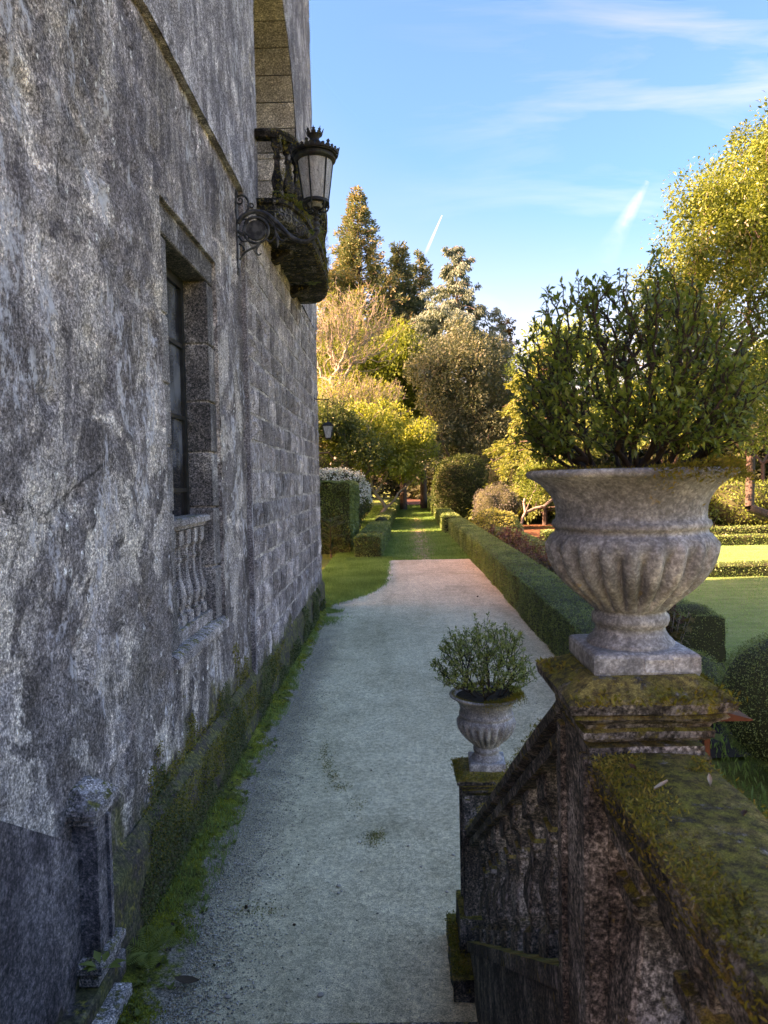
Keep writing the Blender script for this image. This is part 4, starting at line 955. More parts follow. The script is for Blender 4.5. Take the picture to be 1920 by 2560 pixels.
for yv, rr in ((-.018, .105), (-.022, .112), (-.012, .118), (.012, .118), (.018, .108)): R.append([(uv(875, 868)[0]+rr*math.cos(t), yv, uv(875, 868)[2]+rr*math.sin(t)) for t in [2*PI*i/28 for i in range(28)]])
mb.rings(R); mb.build('disc', M['iron'], arm, smooth=False)
ax_ = uv(1335, 0)[0]
def lz(y): return (860-y)*kq
mb = MB(); pr = []
for i in range(29): t = i/28; pr.append((lz(885)+t*(lz(765)-lz(885)), .030+.012*math.sin(t*3*2*PI)))
mb.lathe(ax_, 0, pr, 16); mb.build('turned_stem', M['iron'], lan, smooth=True)
# lantern head
zb, zt = lz(668), lz(365)          # bottom ring and eaves
rb, rt = .145, .205
head = empty.__call__ if False else None
mb = MB(); mb.lathe(ax_, 0, [(zb-.02, rb-.01), (zb-.02, rb+.012), (zb+.012, rb+.012), (zb+.012, rb-.012)], 28)
mb.lathe(ax_, 0, [(zt-.015, rt-.02), (zt-.015, rt+.01), (zt+.005, rt+.035), (zt+.02, rt+.04), (zt+.03, rt+.022), (zt+.055, rt+.022), (zt+.06, rt+.05), (zt+.085, rt+.055), (zt+.09, rt-.02)], 32)
for k in range(6):
    a = 2*PI*(k+.25)/6; mb.tube([(ax_+rb*math.cos(a), rb*math.sin(a), zb), (ax_+(rt+.004)*math.cos(a), (rt+.004)*math.sin(a), zt)], .0095, 6)
lh = mb.build('lantern_frame', M['darkiron'], lan)
for k in range(6):
    a0, a1 = 2*PI*(k+.25)/6+.05, 2*PI*(k+1.25)/6-.05; mb = MB()
    def arc(r, z): return [(ax_+r*math.cos(a0+(a1-a0)*i/5), r*math.sin(a0+(a1-a0)*i/5), z) for i in range(6)]
    mb.rings([arc(rb-.004, zb+.01)+arc(rb-.010, zb+.01)[::-1], arc(rt-.004, zt-.01)+arc(rt-.010, zt-.01)[::-1]]); mb.build('pane', M['frost'], lh)
mb = MB(); mb.lathe(ax_, 0, [(lz(765), .05), (lz(755), .034), (lz(735), .03), (lz(722), .045), (lz(716), .062), (lz(712), .062)], 18); mb.build('neck', M['darkiron'], lh, smooth=True)
mb = MB(); mb.lathe(ax_, 0, [(lz(714), .055), (lz(700), .075), (zb-.012, .105)], 20); mb.build('glass_cup', M['frost'], lh, smooth=True)
cur = []
for k in range(6):
    a = 2*PI*(k+.25)/6; c, s = math.cos(a), math.sin(a); P = [(ax_+r*c, r*s, z) for r, z in ((.045, lz(735)), (.10, lz(738)), (.135, lz(722)), (.14, lz(705)), (.12, lz(700)), (.115, lz(712)))]
    P2 = [(ax_+r*c, r*s, z) for r, z in ((.14, lz(715)), (.15, lz(695)), (.14, lz(672)))]
    cur += [(P, .012, .008), (P2, .010, .012)]
lt('curled_foot', cur, 'darkiron', lh)
mb = MB(); mb.lathe(ax_, 0, [(zt+.085, rt+.03), (zt+.10, rt), (lz(268), .155), (lz(250), .125), (lz(232), .09), (lz(215), .066), (lz(205), .052), (lz(200), .055), (lz(190), .058), (lz(176), .075), (lz(168), .08)], 30); roof = mb.build('roof', M['darkiron'], lh, smooth=True)
mb = MB()
for k in range(28):
    a = 2*PI*k/28; c, s = math.cos(a), math.sin(a); r = rt+.056; big_ = k % 4 == 0; hh = .085 if big_ else .05; w = .026
    for dr in (0, .008):
        pass
    pts = [(-w, 0), (w, 0), (w*1.1, hh*.35), (w*.45, hh*.55), (w*.9, hh*.75), (0, hh), (-w*.9, hh*.75), (-w*.45, hh*.55), (-w*1.1, hh*.35)]
    mb.rings([[(ax_+(r+dr+q[1]*.25)*c-q[0]*s, (r+dr+q[1]*.25)*s+q[0]*c, zt+.07+q[1]) for q in pts] for dr in (0, .01)])
mb.build('crest', M['darkiron'], lh)
mb = MB()
for k in range(8):
    a = 2*PI*k/8; c, s = math.cos(a), math.sin(a)
    pts = [(-.024, 0), (.024, 0), (.026, .022), (.012, .03), (.022, .045), (.006, .05), (0, .075), (-.006, .05), (-.022, .045), (-.012, .03), (-.026, .022)]
    mb.rings([[(ax_+(.078+dr+q[1]*.35)*c-q[0]*s, (.078+dr+q[1]*.35)*s+q[0]*c, lz(172)+q[1]) for q in pts] for dr in (0, .008)])
mb.build('crown', M['darkiron'], roof)

# small hanging lantern at the far corner
ql = Vector((HX-.02, 17.6, 4.62))
fl = empty('hanging_lantern', ql, 'small black lantern hanging from a thin arm at the far corner of the house', 'lantern')
mb = MB(); mb.tube([(0, 0, .62), (.12, 0, .60), (.36, 0, .60)], .012, 6); mb.tube([(.32, 0, .60), (.32, 0, .08)], .008, 6); mb.box(-.03, .012, -.04, .04, .5, .74); mb.build('bracket', M['darkiron'], fl)
mb = MB(); mb.rings([[(.32+w*a, w*b, z) for a, b in ((-1,-1),(1,-1),(1,1),(-1,1))] for z, w in ((-.05, .13), (-.03, .14), (.03, .07), (.06, .02), (.1, .015))]); 
for a, b in ((-1,-1),(1,-1),(1,1),(-1,1)): mb.tube([(.32+.065*a, .065*b, -.34), (.32+.12*a, .12*b, -.05)], .009, 5)
mb.box(.32-.07, .32+.07, -.07, .07, -.36, -.335); mb.build('lantern_frame', M['darkiron'], fl)
mb = MB(); mb.rings([[(.32+w*a, w*b, z) for a, b in ((-1,-1),(1,-1),(1,1),(-1,1))] for z, w in ((-.335, .058), (-.052, .112))]); mb.build('pane', M['frost'], fl)

# ------------------------------------------------------------------ hedges
def hedge(label, pts, w, h, dens, L, step=.12, grp=None, cat='hedge', amp=.035, taper=.0):
    """clipped hedge; pts = left foot line (x,y)"""
    r = rs(int(abs(pts[0][0]*100)+pts[0][1]*7))
    A = np.array(pts, float); seg = np.linalg.norm(np.diff(A, axis=0), axis=1); s = np.concatenate([[0], np.cumsum(seg)]); T = s[-1]
    def at(t):
        t = np.asarray(t); return np.stack([np.interp(t, s, A[:, 0]), np.interp(t, s, A[:, 1])], -1)
    d = norm((A[-1]-A[0])[None])[0]; nrm = np.array([d[1], -d[0]])
    def P(side, u, v):      # side surfaces
        t = np.clip(u, 0, 1)*T; b = at(t)
        if side == 'l': off, z, N = 0*v, v*h, np.tile([-nrm[0], -nrm[1], 0], (len(v), 1))
        if side == 'r': off, z, N = 0*v+w, v*h, np.tile([nrm[0], nrm[1], 0], (len(v), 1))
        if side == 't': off, z, N = v*w, 0*v+h, np.tile([0, 0, 1.], (len(v), 1))
        if side in 'ab': off, z, N = u*w, v*h, np.tile([d[0], d[1], 0]*(np.array([1 if side == 'b' else -1]*3)), (len(v), 1)); b = at(0*u + (T if side == 'b' else 0))
        edge = np.clip(np.minimum(off, w-off)/.1, 0, 1); Q = np.stack([b[:, 0]+nrm[0]*off, b[:, 1]+nrm[1]*off, z], 1)
        Q[:, 2] -= (z > h*.98)*(1-edge)*.05
        n_ = fbm(Q*1.7, 3, 3)*amp*1.3+fbm(Q*6, 2, 5)*amp*.6
        return Q+N*n_[:, None], N
    parts, lp = [], []
    nt = max(3, int(T/step)); nw = max(3, int(w/step)); nh = max(3, int(h/step))
    for side, na, nb, area in (('l', nt, nh, T*h), ('r', nt, nh, T*h), ('t', nt, nw, T*w), ('a', nw, nh, w*h), ('b', nw, nh, w*h)):
        parts.append(grid_patch(lambda u, v: P(side, u, v)[0], na, nb))
        n = int(area*dens(0)) if side in 'ab' else int(area*dens(0))
        if n < 4: continue
        u, v = r.uniform(0, 1, n), r.uniform(0, 1, n)
        if side in 'lrt':       # denser near the viewer
            u = u**1.35
        Q, N = P(side, u, v); Q = Q+N*r.uniform(-.02, .025, (n, 1)); D = N*.7+unit(r, n)*.9
        dist = np.maximum(1, np.linalg.norm(Q[:, :2], axis=1)/12)
        lp.append(leaves(Q, D, unit(r, n)+N, L*r.uniform(.6, 1.3, n)*dist**.6, L*.55*dist**.6, False))
    V, F = join(parts); root = link('hedge', fast_mesh('hedge', V, F, True), M['boxcore']); tag(root, label, cat, grp)
    V, F = join(lp); link('foliage', fast_mesh('foliage', V, F), M['box'], root); return root
HP = 'clipped box hedges bordering the avenue'
hedge('long low clipped box hedge running along the right side of the gravel path', [(2.72, 8.6), (2.85, 14), (3.0, 24), (3.2, 42.4)], .9, .93, lambda t: 1500, .026, .12, HP)
hedge('far continuation of the right hedge, its near end in sunshine beside the grass avenue', [(3.0, 43.5), (3.6, 66), (4.5, 98)], .95, .95, lambda t: 380, .05, .25, HP)
hedge('square-ended clipped hedge on the left where the gravel turns to grass', [(-1.68, 29.8), (-1.35, 41)], 1.06, .9, lambda t: 1100, .035, .12, HP)
hedge('narrow clipped hedge further down the left side of the grass avenue', [(-1.15, 46), (-.8, 60)], .75, .9, lambda t: 320, .05, .25, HP)
hedge('farthest hedge on the left leading to the dark woodland tunnel', [(-1.0, 62), (-.2, 96)], .9, .95, lambda t: 150, .07, .4, HP)
hedge('second clipped hedge behind the hydrangea bed, ending beside the big urn', [(4.75, 12.3), (4.85, 20), (5.0, 38)], .85, .78, lambda t: 900, .028, .15, HP)
LH = 'low hedges crossing the lawn'
hedge('dark low hedge crossing the lawn at the edge of the shade', [(8.0, 23.2), (45, 24.6)], .8, .38, lambda t: 420, .035, .2, LH)
hedge('sunlit low hedge crossing the bright lawn behind the urn', [(7.5, 33.0), (45, 33.8)], .7, .42, lambda t: 300, .04, .25, LH)
hedge('farthest low hedge at the end of the bright lawn', [(7.5, 37.2), (45, 38.2)], .6, .5, lambda t: 250, .045, .3, LH)
hedge('big rounded block of clipped hedge just behind the corner of the house', [(-5.2, 32.0), (-5.1, 37.5)], 3.2, 3.15, lambda t: 600, .045, .2, HP, amp=.09)
def ball(name, label, x, y, z, rx, rz, n, L, mat, grp=None, cat='bush', seed=1, lump=.08, fr=1.6, box=0.0, core=None):
    r = rs(seed); nu, nv = 28, 18
    def surf(D):
        if box: D = D/np.max(np.abs(D)**box, axis=1, keepdims=True)**(1/box*.8)
        return D*np.array([rx, rx, rz])*(1+fbm(D*fr+seed, 3, seed)[:, None]*lump*2.2)
    def P(u, v):
        a, b = u*2*PI, (v-.5)*PI; return surf(np.stack([np.cos(a)*np.cos(b), np.sin(a)*np.cos(b), np.sin(b)], 1))*.93+np.array([0, 0, z])
    V, F = grid_patch(P, nu, nv); root = link(name, fast_mesh(name, V, F, True), core or M['boxcore'], None, (x, y, 0)); tag(root, label, cat, grp)
    D = unit(r, n); Q = surf(D)*r.uniform(.93, 1.03, (n, 1))+np.array([0, 0, z]); Q[:, 2] = np.maximum(Q[:, 2], .02)
    V, F = leaves(Q, D*.6+unit(r, n)*.9, unit(r, n)+D, L*r.uniform(.6, 1.3, n), L*.5, False); link('foliage', fast_mesh('foliage', V, F), mat, root); return root
TB = 'clipped topiary by the lawn'
ball('topiary', 'large clipped dark green ball with a short trunk at the right edge beyond the handrail', 4.1, 7.5, .80, .72, .72, 20000, .022, M['box'], TB, 'topiary', 3, .03)
ball('topiary', 'domed clipped bush on the square hedge end by the lawn', 5.2, 12.72, .74, .40, .20, 3500, .026, M['box'], TB, 'topiary', 4, .03)
ball('topiary', 'dark clipped bush half hidden behind the pillar next to the big ball', 3.75, 9.4, .42, .55, .5, 9000, .024, M['box'], TB, 'topiary', 5, .05)
ball('topiary', 'small clipped ball at the far end of the square-ended left hedge', -.78, 43.2, .62, .5, .5, 900, .05, M['box'], TB, 'topiary', 6, .04)
ball('bush', 'big dark domed bush beside the far hedge with only its top in sunshine', 5.3, 57, 2.3, 2.25, 3.0, 16000, .17, M['domebush'], None, 'bush', 7, .10)
ball('bush', 'rounded pale yellow bush in full sun beyond the right hedge', 5.25, 37.5, .55, 1.35, 1.05, 6500, .12, M['yellowbush'], None, 'bush', 8, .12, 2.2)
ball('bush', 'grey twiggy bush behind the round yellow bush', 6.5, 46, 1.2, 1.5, 1.5, 5000, .1, M['silver'], None, 'bush', 9, .2)
ball('flowering_bush', 'bush covered in white flowers behind the clipped hedge block', -3.6, 42.2, 2.0, 2.1, 2.0, 7000, .14, M['domebush'], None, 'bush', 10, .12)
r_ = rs(12); n = 1500; D = unit(r_, n); D[:, 2] = np.abs(D[:, 2])
Q = D*np.array([2.15, 2.15, 2.05])*(1+fbm(D*1.6+10, 3, 10)[:, None]*.264)+np.array([0, 0, 2.02]); Q = np.repeat(Q, 4, 0)+r_.normal(size=(n*4, 3))*.05
V, F = leaves(Q, unit(r_, n*4), unit(r_, n*4), .1, .08, False); fb = [o for o in C.objects if o.name.startswith('flowering_bush')][0]; link('flowers', fast_mesh('flowers', V, F), M['white'], fb)

# ------------------------------------------------------------------ trees
def clumps(r, centers, rads, n, L, mat_aspect=.55, droop=0.0, flat=1.0, wts=None):
    """leaf-sized faces gathered in clumps, facing outwards"""
    centers = np.asarray(centers, float); rads = np.broadcast_to(rads, (len(centers),)); w = rads**2; w = w/w.sum()
    k = r.choice(len(centers), n, p=w); D = unit(r, n); D[:, 2] = D[:, 2]*flat+.15
    P = centers[k]+D*rads[k][:, None]*r.uniform(.35, 1.05, (n, 1))**.6*np.array([1, 1, flat])
    dd = D+unit(r, n)*.8; dd[:, 2] -= droop
    Ls = L*r.uniform(.55, 1.35, n); return leaves(P, dd, D+unit(r, n)*.7, Ls, Ls*mat_aspect, False)
def ellipsoid_pts(r, E, n, lo=.55):
    out = []; vol = np.array([e[3]*e[4]*e[5] for e in E])**.67; vol = vol/vol.sum()
    for e, v in zip(E, vol):
        m = max(3, int(n*v)); D = unit(r, m); D[:, 2] = np.where(D[:, 2] < -.3, -D[:, 2], D[:, 2]); out.append(np.array(e[:3])+D*np.array(e[3:6])*r.uniform(lo, 1, (m, 1)))
    return np.concatenate(out)
def tree(name, label, x, y, E, mat, n, L, bark='bark', rc=.9, nc=90, base=(0, 0), tr=.02, grp=None, seed=1, cat='tree', ncap=80, rmax=.4, droop=0., bare=0, aspect=.55, lo=.5, link_=True):
    r = rs(seed); cc = ellipsoid_pts(r, E, nc, lo)
    root = bpy.data.objects.new(name, None); C.objects.link(root); root.location = (x, y, 0); tag(root, label, cat, grp)
    T = cc[r.permutation(len(cc))[:ncap]]
    b0 = np.array([[base[0], base[1], 0.0]]); tops = np.array([[base[0]*.6, base[1]*.6, min(e[2] for e in E)*.45]])
    Nn, par, term = grow(r, b0, np.concatenate([tops, T]), .45, 4, .05, -.05)
    V, F = skeleton_mesh(Nn, par, tr, .5, 5, rmax); link('trunk', fast_mesh('trunk', V, F, True), M[bark], root)
    if n:
        V, F = clumps(r, cc, rc*r.uniform(.6, 1.3, len(cc)), n, L, aspect, droop); link('crown', fast_mesh('crown', V, F), M[mat], root)
    return root
tree('leafy_tree', 'golden leafed tree overhanging the left side of the grass avenue', -.9, 52, [(-.6, 0, 6.0, 3.0, 2.8, 3.0), (2.4, -.5, 5.2, 1.9, 2.2, 2.7), (.6, -1, 4.0, 2.8, 2.4, 1.8)], 'gold', 24000, .21, 'palebark', .75, 120, seed=21, rmax=.28)
tree('dark_tree', 'dark tree with thick trunk on the left just beyond the clipped hedge block', -2.5, 49, [(-2.2, 0, 6.0, 3.0, 2.5, 2.8), (.2, 0, 4.6, 1.8, 1.6, 1.5)], 'domebush', 16000, .2, 'bark', .7, 90, seed=22, rmax=.5)
tree('leafy_tree', 'green and gold tree seen through the bare branches', -3.0, 68, [(0, 0, 11, 6.0, 3.5, 6.5), (3.6, -1, 13, 2.6, 2.5, 4.0)], 'greengold', 30000, .27, 'bark', 1.1, 130, seed=23)
tree('olive_tree', 'broad olive brown tree in the middle, dark below, behind the domed bush', 5.8, 63, [(0, 0, 10.5, 4.6, 3.4, 6.5), (-1.5, -.5, 5.5, 3.2, 2.8, 4.5), (2.2, 0, 6, 3.0, 2.6, 4.5)], 'olive', 40000, .24, 'bark', 1.0, 170, seed=24)
tree('leafy_tree', 'orange gold tree showing through the stems of the near shrub', 14.5, 62, [(0, 0, 10.5, 4.2, 3, 6.5), (4, 0, 7, 3.2, 3, 4.5)], 'orange', 24000, .27, 'bark', 1.1, 110, seed=25)
tree('leafy_tree', 'golden tree behind the lawn at the right', 23, 60, [(0, 0, 7.5, 4.8, 3, 5.0)], 'gold', 20000, .27, 'bark', 1.1, 100, seed=26, grp='golden trees behind the lawn')
tree('leafy_tree', 'paler gold tree behind the lawn at the far right', 32, 63, [(0, 0, 9, 5.5, 3, 6.0)], 'greengold', 20000, .28, 'bark', 1.1, 100, seed=27, grp='golden trees behind the lawn')
tree('leafy_tree', 'small sunlit yellow tree with a pale leaning trunk beyond the round yellow bush', 7.3, 40.5, [(1.4, .2, 2.6, 1.7, 1.4, 1.5), (2.8, .3, 2.2, 1.2, 1.2, 1.4)], 'greengold', 12000, .13, 'greybark', .45, 60, base=(-.2, 0), seed=29, rmax=.08)

def whorl_tree(name, label, x, y, H, z0, R, mat, n, L, bark='bark', levels=26, per=6, seed=1, up=.1, droop=.25, spread=.5, grp=None, rad=lambda t: 1-t, vert=.25, leafdroop=.2, xs=1.0, jag=.35):
    """conifer: trunk, whorls of boughs, sprays of needles gathered along each bough"""
    r = rs(seed); root = bpy.data.objects.new(name, None); C.objects.link(root); root.location = (x, y, 0); tag(root, label, 'tree', grp)
    p0, p1, r0, r1 = [[0, 0, 0]], [[0, 0, H]], [H*.014], [.03]; CP, CR = [], []
    for k in range(levels):
        t = (k+.5)/levels; z = z0+(H-z0)*t
        for j in range(per):
            a = r.uniform(0, 2*PI); Lb = R*rad(t)*r.uniform(1-jag, 1+jag*.6)
            s = np.linspace(0, 1, 6); px_ = np.cos(a)*Lb*s*xs; py_ = np.sin(a)*Lb*s; pz_ = z+Lb*(up*s-droop*s*s)+r.normal()*.2
            Q = np.stack([px_, py_, pz_], 1)
            for i in range(5): p0.append(Q[i]); p1.append(Q[i+1]); r0.append(.05*(1-i/6)+.012); r1.append(.05*(1-(i+1)/6)+.01)
            m = max(2, int(Lb*2.2)); q = r.uniform(.25, 1, m); c = np.stack([np.interp(q, s, px_), np.interp(q, s, py_), np.interp(q, s, pz_)-.05], 1)+r.normal(size=(m, 3))*np.array([spread, spread, vert])*.5
            CP.append(c); CR.append(np.full(m, spread)*(.6+.5*(1-t)))
    CP = np.concatenate(CP); CR = np.concatenate(CR)
    CP = np.concatenate([CP, [[0, 0, H-.2]]]); CR = np.concatenate([CR, [spread*.5]])
    V, F = sticks(np.array(p0), np.array(p1), np.array(r0), np.array(r1), 4); link('trunk', fast_mesh('trunk', V, F, True), M[bark], root)
    k = r.choice(len(CP), n); D = unit(r, n); P = CP[k]+D*CR[k][:, None]*np.array([1, 1, vert*1.6])*r.uniform(.2, 1, (n, 1))
    radial = norm(P*np.array([1, 1, 0])+1e-3); dd = radial*.8+unit(r, n)*.7; dd[:, 2] -= leafdroop
    Ls = L*r.uniform(.5, 1.4, n); V, F = leaves(P, dd, unit(r, n)+np.array([0, 0, .8]), Ls, Ls*.36, False); link('crown', fast_mesh('crown', V, F), M[mat], root); return root
CG = 'tall rusty conifers behind the bare tree'
whorl_tree('conifer', 'tallest conifer with rusty orange tipped foliage left of centre', -3.2, 76, 33, 6, 10.5, 'rustcon', 110000, .36, levels=32, per=12, seed=31, up=.25, droop=.2, spread=.62, vert=.7, rad=lambda t: (1-t)*.98+.03, leafdroop=-.1, grp=CG)
whorl_tree('conifer', 'dark rusty conifer just right of the tallest one', 1.0, 79, 28.4, 6, 8.2, 'rustdark', 70000, .38, levels=26, per=10, seed=32, up=.25, droop=.2, spread=.6, vert=.7, rad=lambda t: (1-t)*.95+.03, leafdroop=-.1, grp=CG)
whorl_tree('conifer', 'narrow dark conifer between the rusty conifers and the open cedar', 3.3, 81, 28.2, 6, 5.6, 'rustdark', 32000, .36, levels=22, per=7, seed=33, up=.25, droop=.2, spread=.6, vert=.7, rad=lambda t: (1-t)*.9+.05, leafdroop=0, grp=CG)
whorl_tree('cedar', 'open cedar with drooping layered boughs against the blue sky', 6.4, 70, 25.6, 8, 7.6, 'cedar', 95000, .30, 'greybark', levels=19, per=7, seed=40, up=.38, droop=.62, spread=.72, vert=.42, rad=lambda t: min(1, (1-t)*1.35+.10)*.9, leafdroop=1.2, jag=.6)
whorl_tree('conifer', 'dark blue green conifer top low on the skyline right of the cedar', 13.2, 84, 21.5, 6, 5, 'darkcon', 14000, .36, levels=16, per=6, seed=35, up=.2, droop=.25, spread=.6, vert=.5, rad=lambda t: (1-t)*.9+.08)
whorl_tree('conifer', 'sunlit lime green conifer with drooping sprays behind the near shrub', 10.2, 49, 12.5, .8, 5.0, 'limecon', 36000, .26, levels=17, per=7, seed=36, up=.15, droop=.35, spread=.55, vert=.4, rad=lambda t: (1-t)*.8+.22, leafdroop=.6)
# bare tree
def bare_tree(name, label, x, y, E, nt, rtip, seed, base=(0, 0), bark='palebark', leaf=0, mat='gold', rmax=.35):
    r = rs(seed); T = ellipsoid_pts(r, E, nt, .35); root = bpy.data.objects.new(name, None); C.objects.link(root); root.location = (x, y, 0); tag(root, label, 'tree')
    Nn, par, term = grow(r, np.array([[base[0], base[1], 0.]]), T, .4, 4, .09, .12); V, F = skeleton_mesh(Nn, par, rtip, .42, 4, rmax)
    link('trunk', fast_mesh('trunk', V, F, True), M[bark], root)
    # short twigs
    k = np.repeat(term, 4); q = Nn[k]+0; D = norm(Nn[k]-Nn[par[k]])+unit(r, len(k))*.8; D[:, 2] += .3; D = norm(D)
    V, F = sticks(q-D*0, q+D*r.uniform(.25, .6, (len(k), 1)), rtip*.8, rtip*.5, 3); link('twigs', fast_mesh('twigs', V, F), M[bark], root)
    if leaf: V, F = clumps(r, T, .35, leaf, .14); link('crown', fast_mesh('crown', V, F), M[mat], root)
bare_tree('bare_tree', 'wide tree with pale bare branches in front of the tall conifers', -4.6, 60, [(1.2, 0, 14.3, 4.8, 3, 5.6), (-1.5, 0, 14, 3.5, 3, 5.5)], 560, .017, 41, leaf=7000, mat='greengold')
bare_tree('bare_tree', 'lower pale bare tree spreading above the golden tree', -4.2, 57, [(1.0, 0, 9.0, 4.6, 2.6, 2.7)], 420, .015, 42, leaf=6000, mat='gold')
bare_tree('bare_tree', 'thin bare tree top beside the balcony edge at the skyline', -9.6, 72, [(1.0, 0, 25, 2.6, 2, 3.5)], 160, .02, 43, bark='greybark')

# big glossy tree at the right
E = [(.3, 0, 9.6, 3.7, 3.6, 4.4), (-2.6, -.4, 8.4, 2.2, 2.3, 2.7), (-3.4, -.4, 6.2, 2.5, 2.4, 3.2), (-1.0, -1, 4.4, 3.8, 2.5, 2.8), (-.6, 0, 11.6, 1.9, 1.9, 2.6), (-1.9, -.3, 10.4, 1.9, 1.9, 2.2), (1.8, 0, 12.6, 1.7, 1.8, 2.6)]
r_ = rs(61); cc = ellipsoid_pts(r_, E, 600, .35)
bt = empty('broadleaf_tree', (12.2, 22.2, 0), 'big glossy leafed tree at the right edge, upper leaves golden in the sun', 'tree')
Nn, par, term = grow(r_, np.array([[.3, 0, 0.]]), np.concatenate([[[0.1, 0, 1.6]], cc[:300]]), .5, 4, .06, .1)
V, F = skeleton_mesh(Nn, par, .012, .45, 5, .32); link('trunk', fast_mesh('trunk', V, F, True), M['bark'], bt)
cent = cc; rad_ = .55*r_.uniform(.5, 1.5, len(cc)); n = 105000
k = r_.choice(len(cent), n); D = unit(r_, n); P = cent[k]+D*rad_[k][:, None]*r_.uniform(.3, 1.05, (n, 1)); dd = D+unit(r_, n)*.7; dd[:, 2] -= .25
low = (P[:, 2] < 5.5) & (r_.uniform(size=n) < .55); P, D, dd = P[~low], D[~low], dd[~low]; n = len(P)
Ls = .125*r_.uniform(.6, 1.25, n); V, F = leaves(P, dd, D+np.array([0, 0, .6])+unit(r_, n)*.6, Ls, Ls*.5, True); link('crown', fast_mesh('crown', V, F), M['camellia'], bt)
# dangling sprigs in front of the lawn
parts = []; lv = []
for (x0, z0_, n_) in ((-5.0, 2.6, 9), (-4.1, 2.5, 8), (-3.4, 2.9, 7), (-5.6, 3.2, 5), (-2.9, 2.4, 8), (-4.6, 3.0, 7)):
    p = np.array([x0, -1.2, z0_]); Q = [p]
    for i in range(n_): p = p+np.array([r_.normal()*.07+.02, r_.normal()*.04, -.2]); Q.append(p)
    Q = np.array(Q); parts.append(sticks(Q[:-1], Q[1:], .008, .006, 3)); q = np.repeat(Q[1:], 3, 0)+r_.normal(size=(3*(len(Q)-1), 3))*.04; lv.append(leaves(q, unit(r_, len(q))-np.array([0, 0, .5]), unit(r_, len(q)), .11, .055, True))
V, F = join(parts); sp_ = link('hanging_twigs', fast_mesh('hanging_twigs', V, F), M['bark'], bt); V, F = join(lv); link('leaves', fast_mesh('leaves', V, F), M['camellia'], sp_)

# trees on the sunny side behind the house (they shade the avenue) and the wood at the end
def copy_tree(o, loc, rz, s, label):
    c = o.copy(); C.objects.link(c); c.location = loc; c.rotation_euler = (0, 0, rz); c.scale = (s, s, s); c['label'] = label
    for ch in o.children: d = ch.copy(); C.objects.link(d); d.parent = c
    return c
sh0 = tree('garden_tree', 'leafy tree behind the house on its garden side', -7.2, 20.9, [(0, 0, 5.4, 2.9, 3.0, 2.7), (0, 2, 4.0, 2.4, 2.6, 2.3), (0, -1.6, 3.2, 2.2, 2.4, 2.2)], 'domebush', 30000, .34, 'bark', 1.0, 110, seed=51, grp='garden trees behind the house')
for i, (x, y, s) in enumerate([(-7.7, 24.6, 1.0), (-8.3, 28.8, 1.0), (-8.7, 33.6, 1.02), (-9.2, 38.5, 1.05), (-10.6, 47.8, 1.1), (-11.2, 53, 1.0), (-12.5, 62.5, 1.15), (-13.5, 71, 1.2), (-14.5, 79, 1.25), (-13.5, 87, 1.3), (-12.5, 95, 1.3), (-12, 104, 1.3)]):
    copy_tree(sh0, (x, y, 0), i*1.3, s, 'leafy tree behind the house on its garden side')
r_ = rs(71); cs = []
for i in range(340):
    x = r_.uniform(-75, 110); y = 118+abs(x-2)*.05+r_.uniform(0, 22)
    if abs(x-2.2) < 2.6 and y < 135: y = 142
    for z in np.linspace(.6, r_.uniform(9, 15), 6): cs.append((x+r_.normal()*1.2, y+r_.normal(), z))
V, F = clumps(r_, cs, 2.5, 130000, .95); wd = link('distant_wood', fast_mesh('distant_wood', V, F), M['wood']); tag(wd, 'dark woodland closing the end of the avenue', 'woodland', kind='stuff')
# tall trees arching over the end of the avenue
for i, (x, y, E, m_, lab) in enumerate([(-3.4, 92, [(0, 0, 5.5, 3.6, 3.5, 5), (2, 0, 9, 3, 3, 4)], 'domebush', 'dark tree at the left of the woodland tunnel'), (8.6, 90, [(0, 0, 6, 3.6, 3.5, 5.5), (-2.4, 0, 9, 3, 3, 4)], 'domebush', 'dark tree at the right of the woodland tunnel'), (2.3, 101, [(0, 0, 8.5, 6, 4, 5.2), (-6, 0, 7, 4, 3, 6), (7, 0, 7, 4, 3, 6)], 'olive', 'shaded trees closing over the end of the avenue')]):
    tree('dark_tree', lab, x, y, E, m_, 13000, .36, 'bark', 1.3, 70, seed=81+i, grp='dark trees round the end of the avenue', base=(0, 0) if i < 2 else (6.5, 0))
for i, (x, y, rx, rz, m_, lab) in enumerate([(9.6, 53, 2.6, 3.2, 'domebush', 'dark undergrowth bush behind the lime conifer'), (12.5, 45, 2.0, 1.6, 'greengold', 'sunlit low bush beyond the lawn hedges, nearest the flower bed'), (17, 46, 2.6, 2.0, 'gold', 'golden low bush at the back of the lawn'), (23, 47, 2.8, 1.8, 'greengold', 'yellow green low bush at the back of the lawn, far right'), (-6.2, 55, 2.6, 3.4, 'greengold', 'bush glimpsed under the lantern beside the house corner')]):
    ball('bush', lab, x, y, rz*.6, rx, rz, 6000, .19, M[m_], 'bushes under the far trees', 'bush', 90+i, .16)

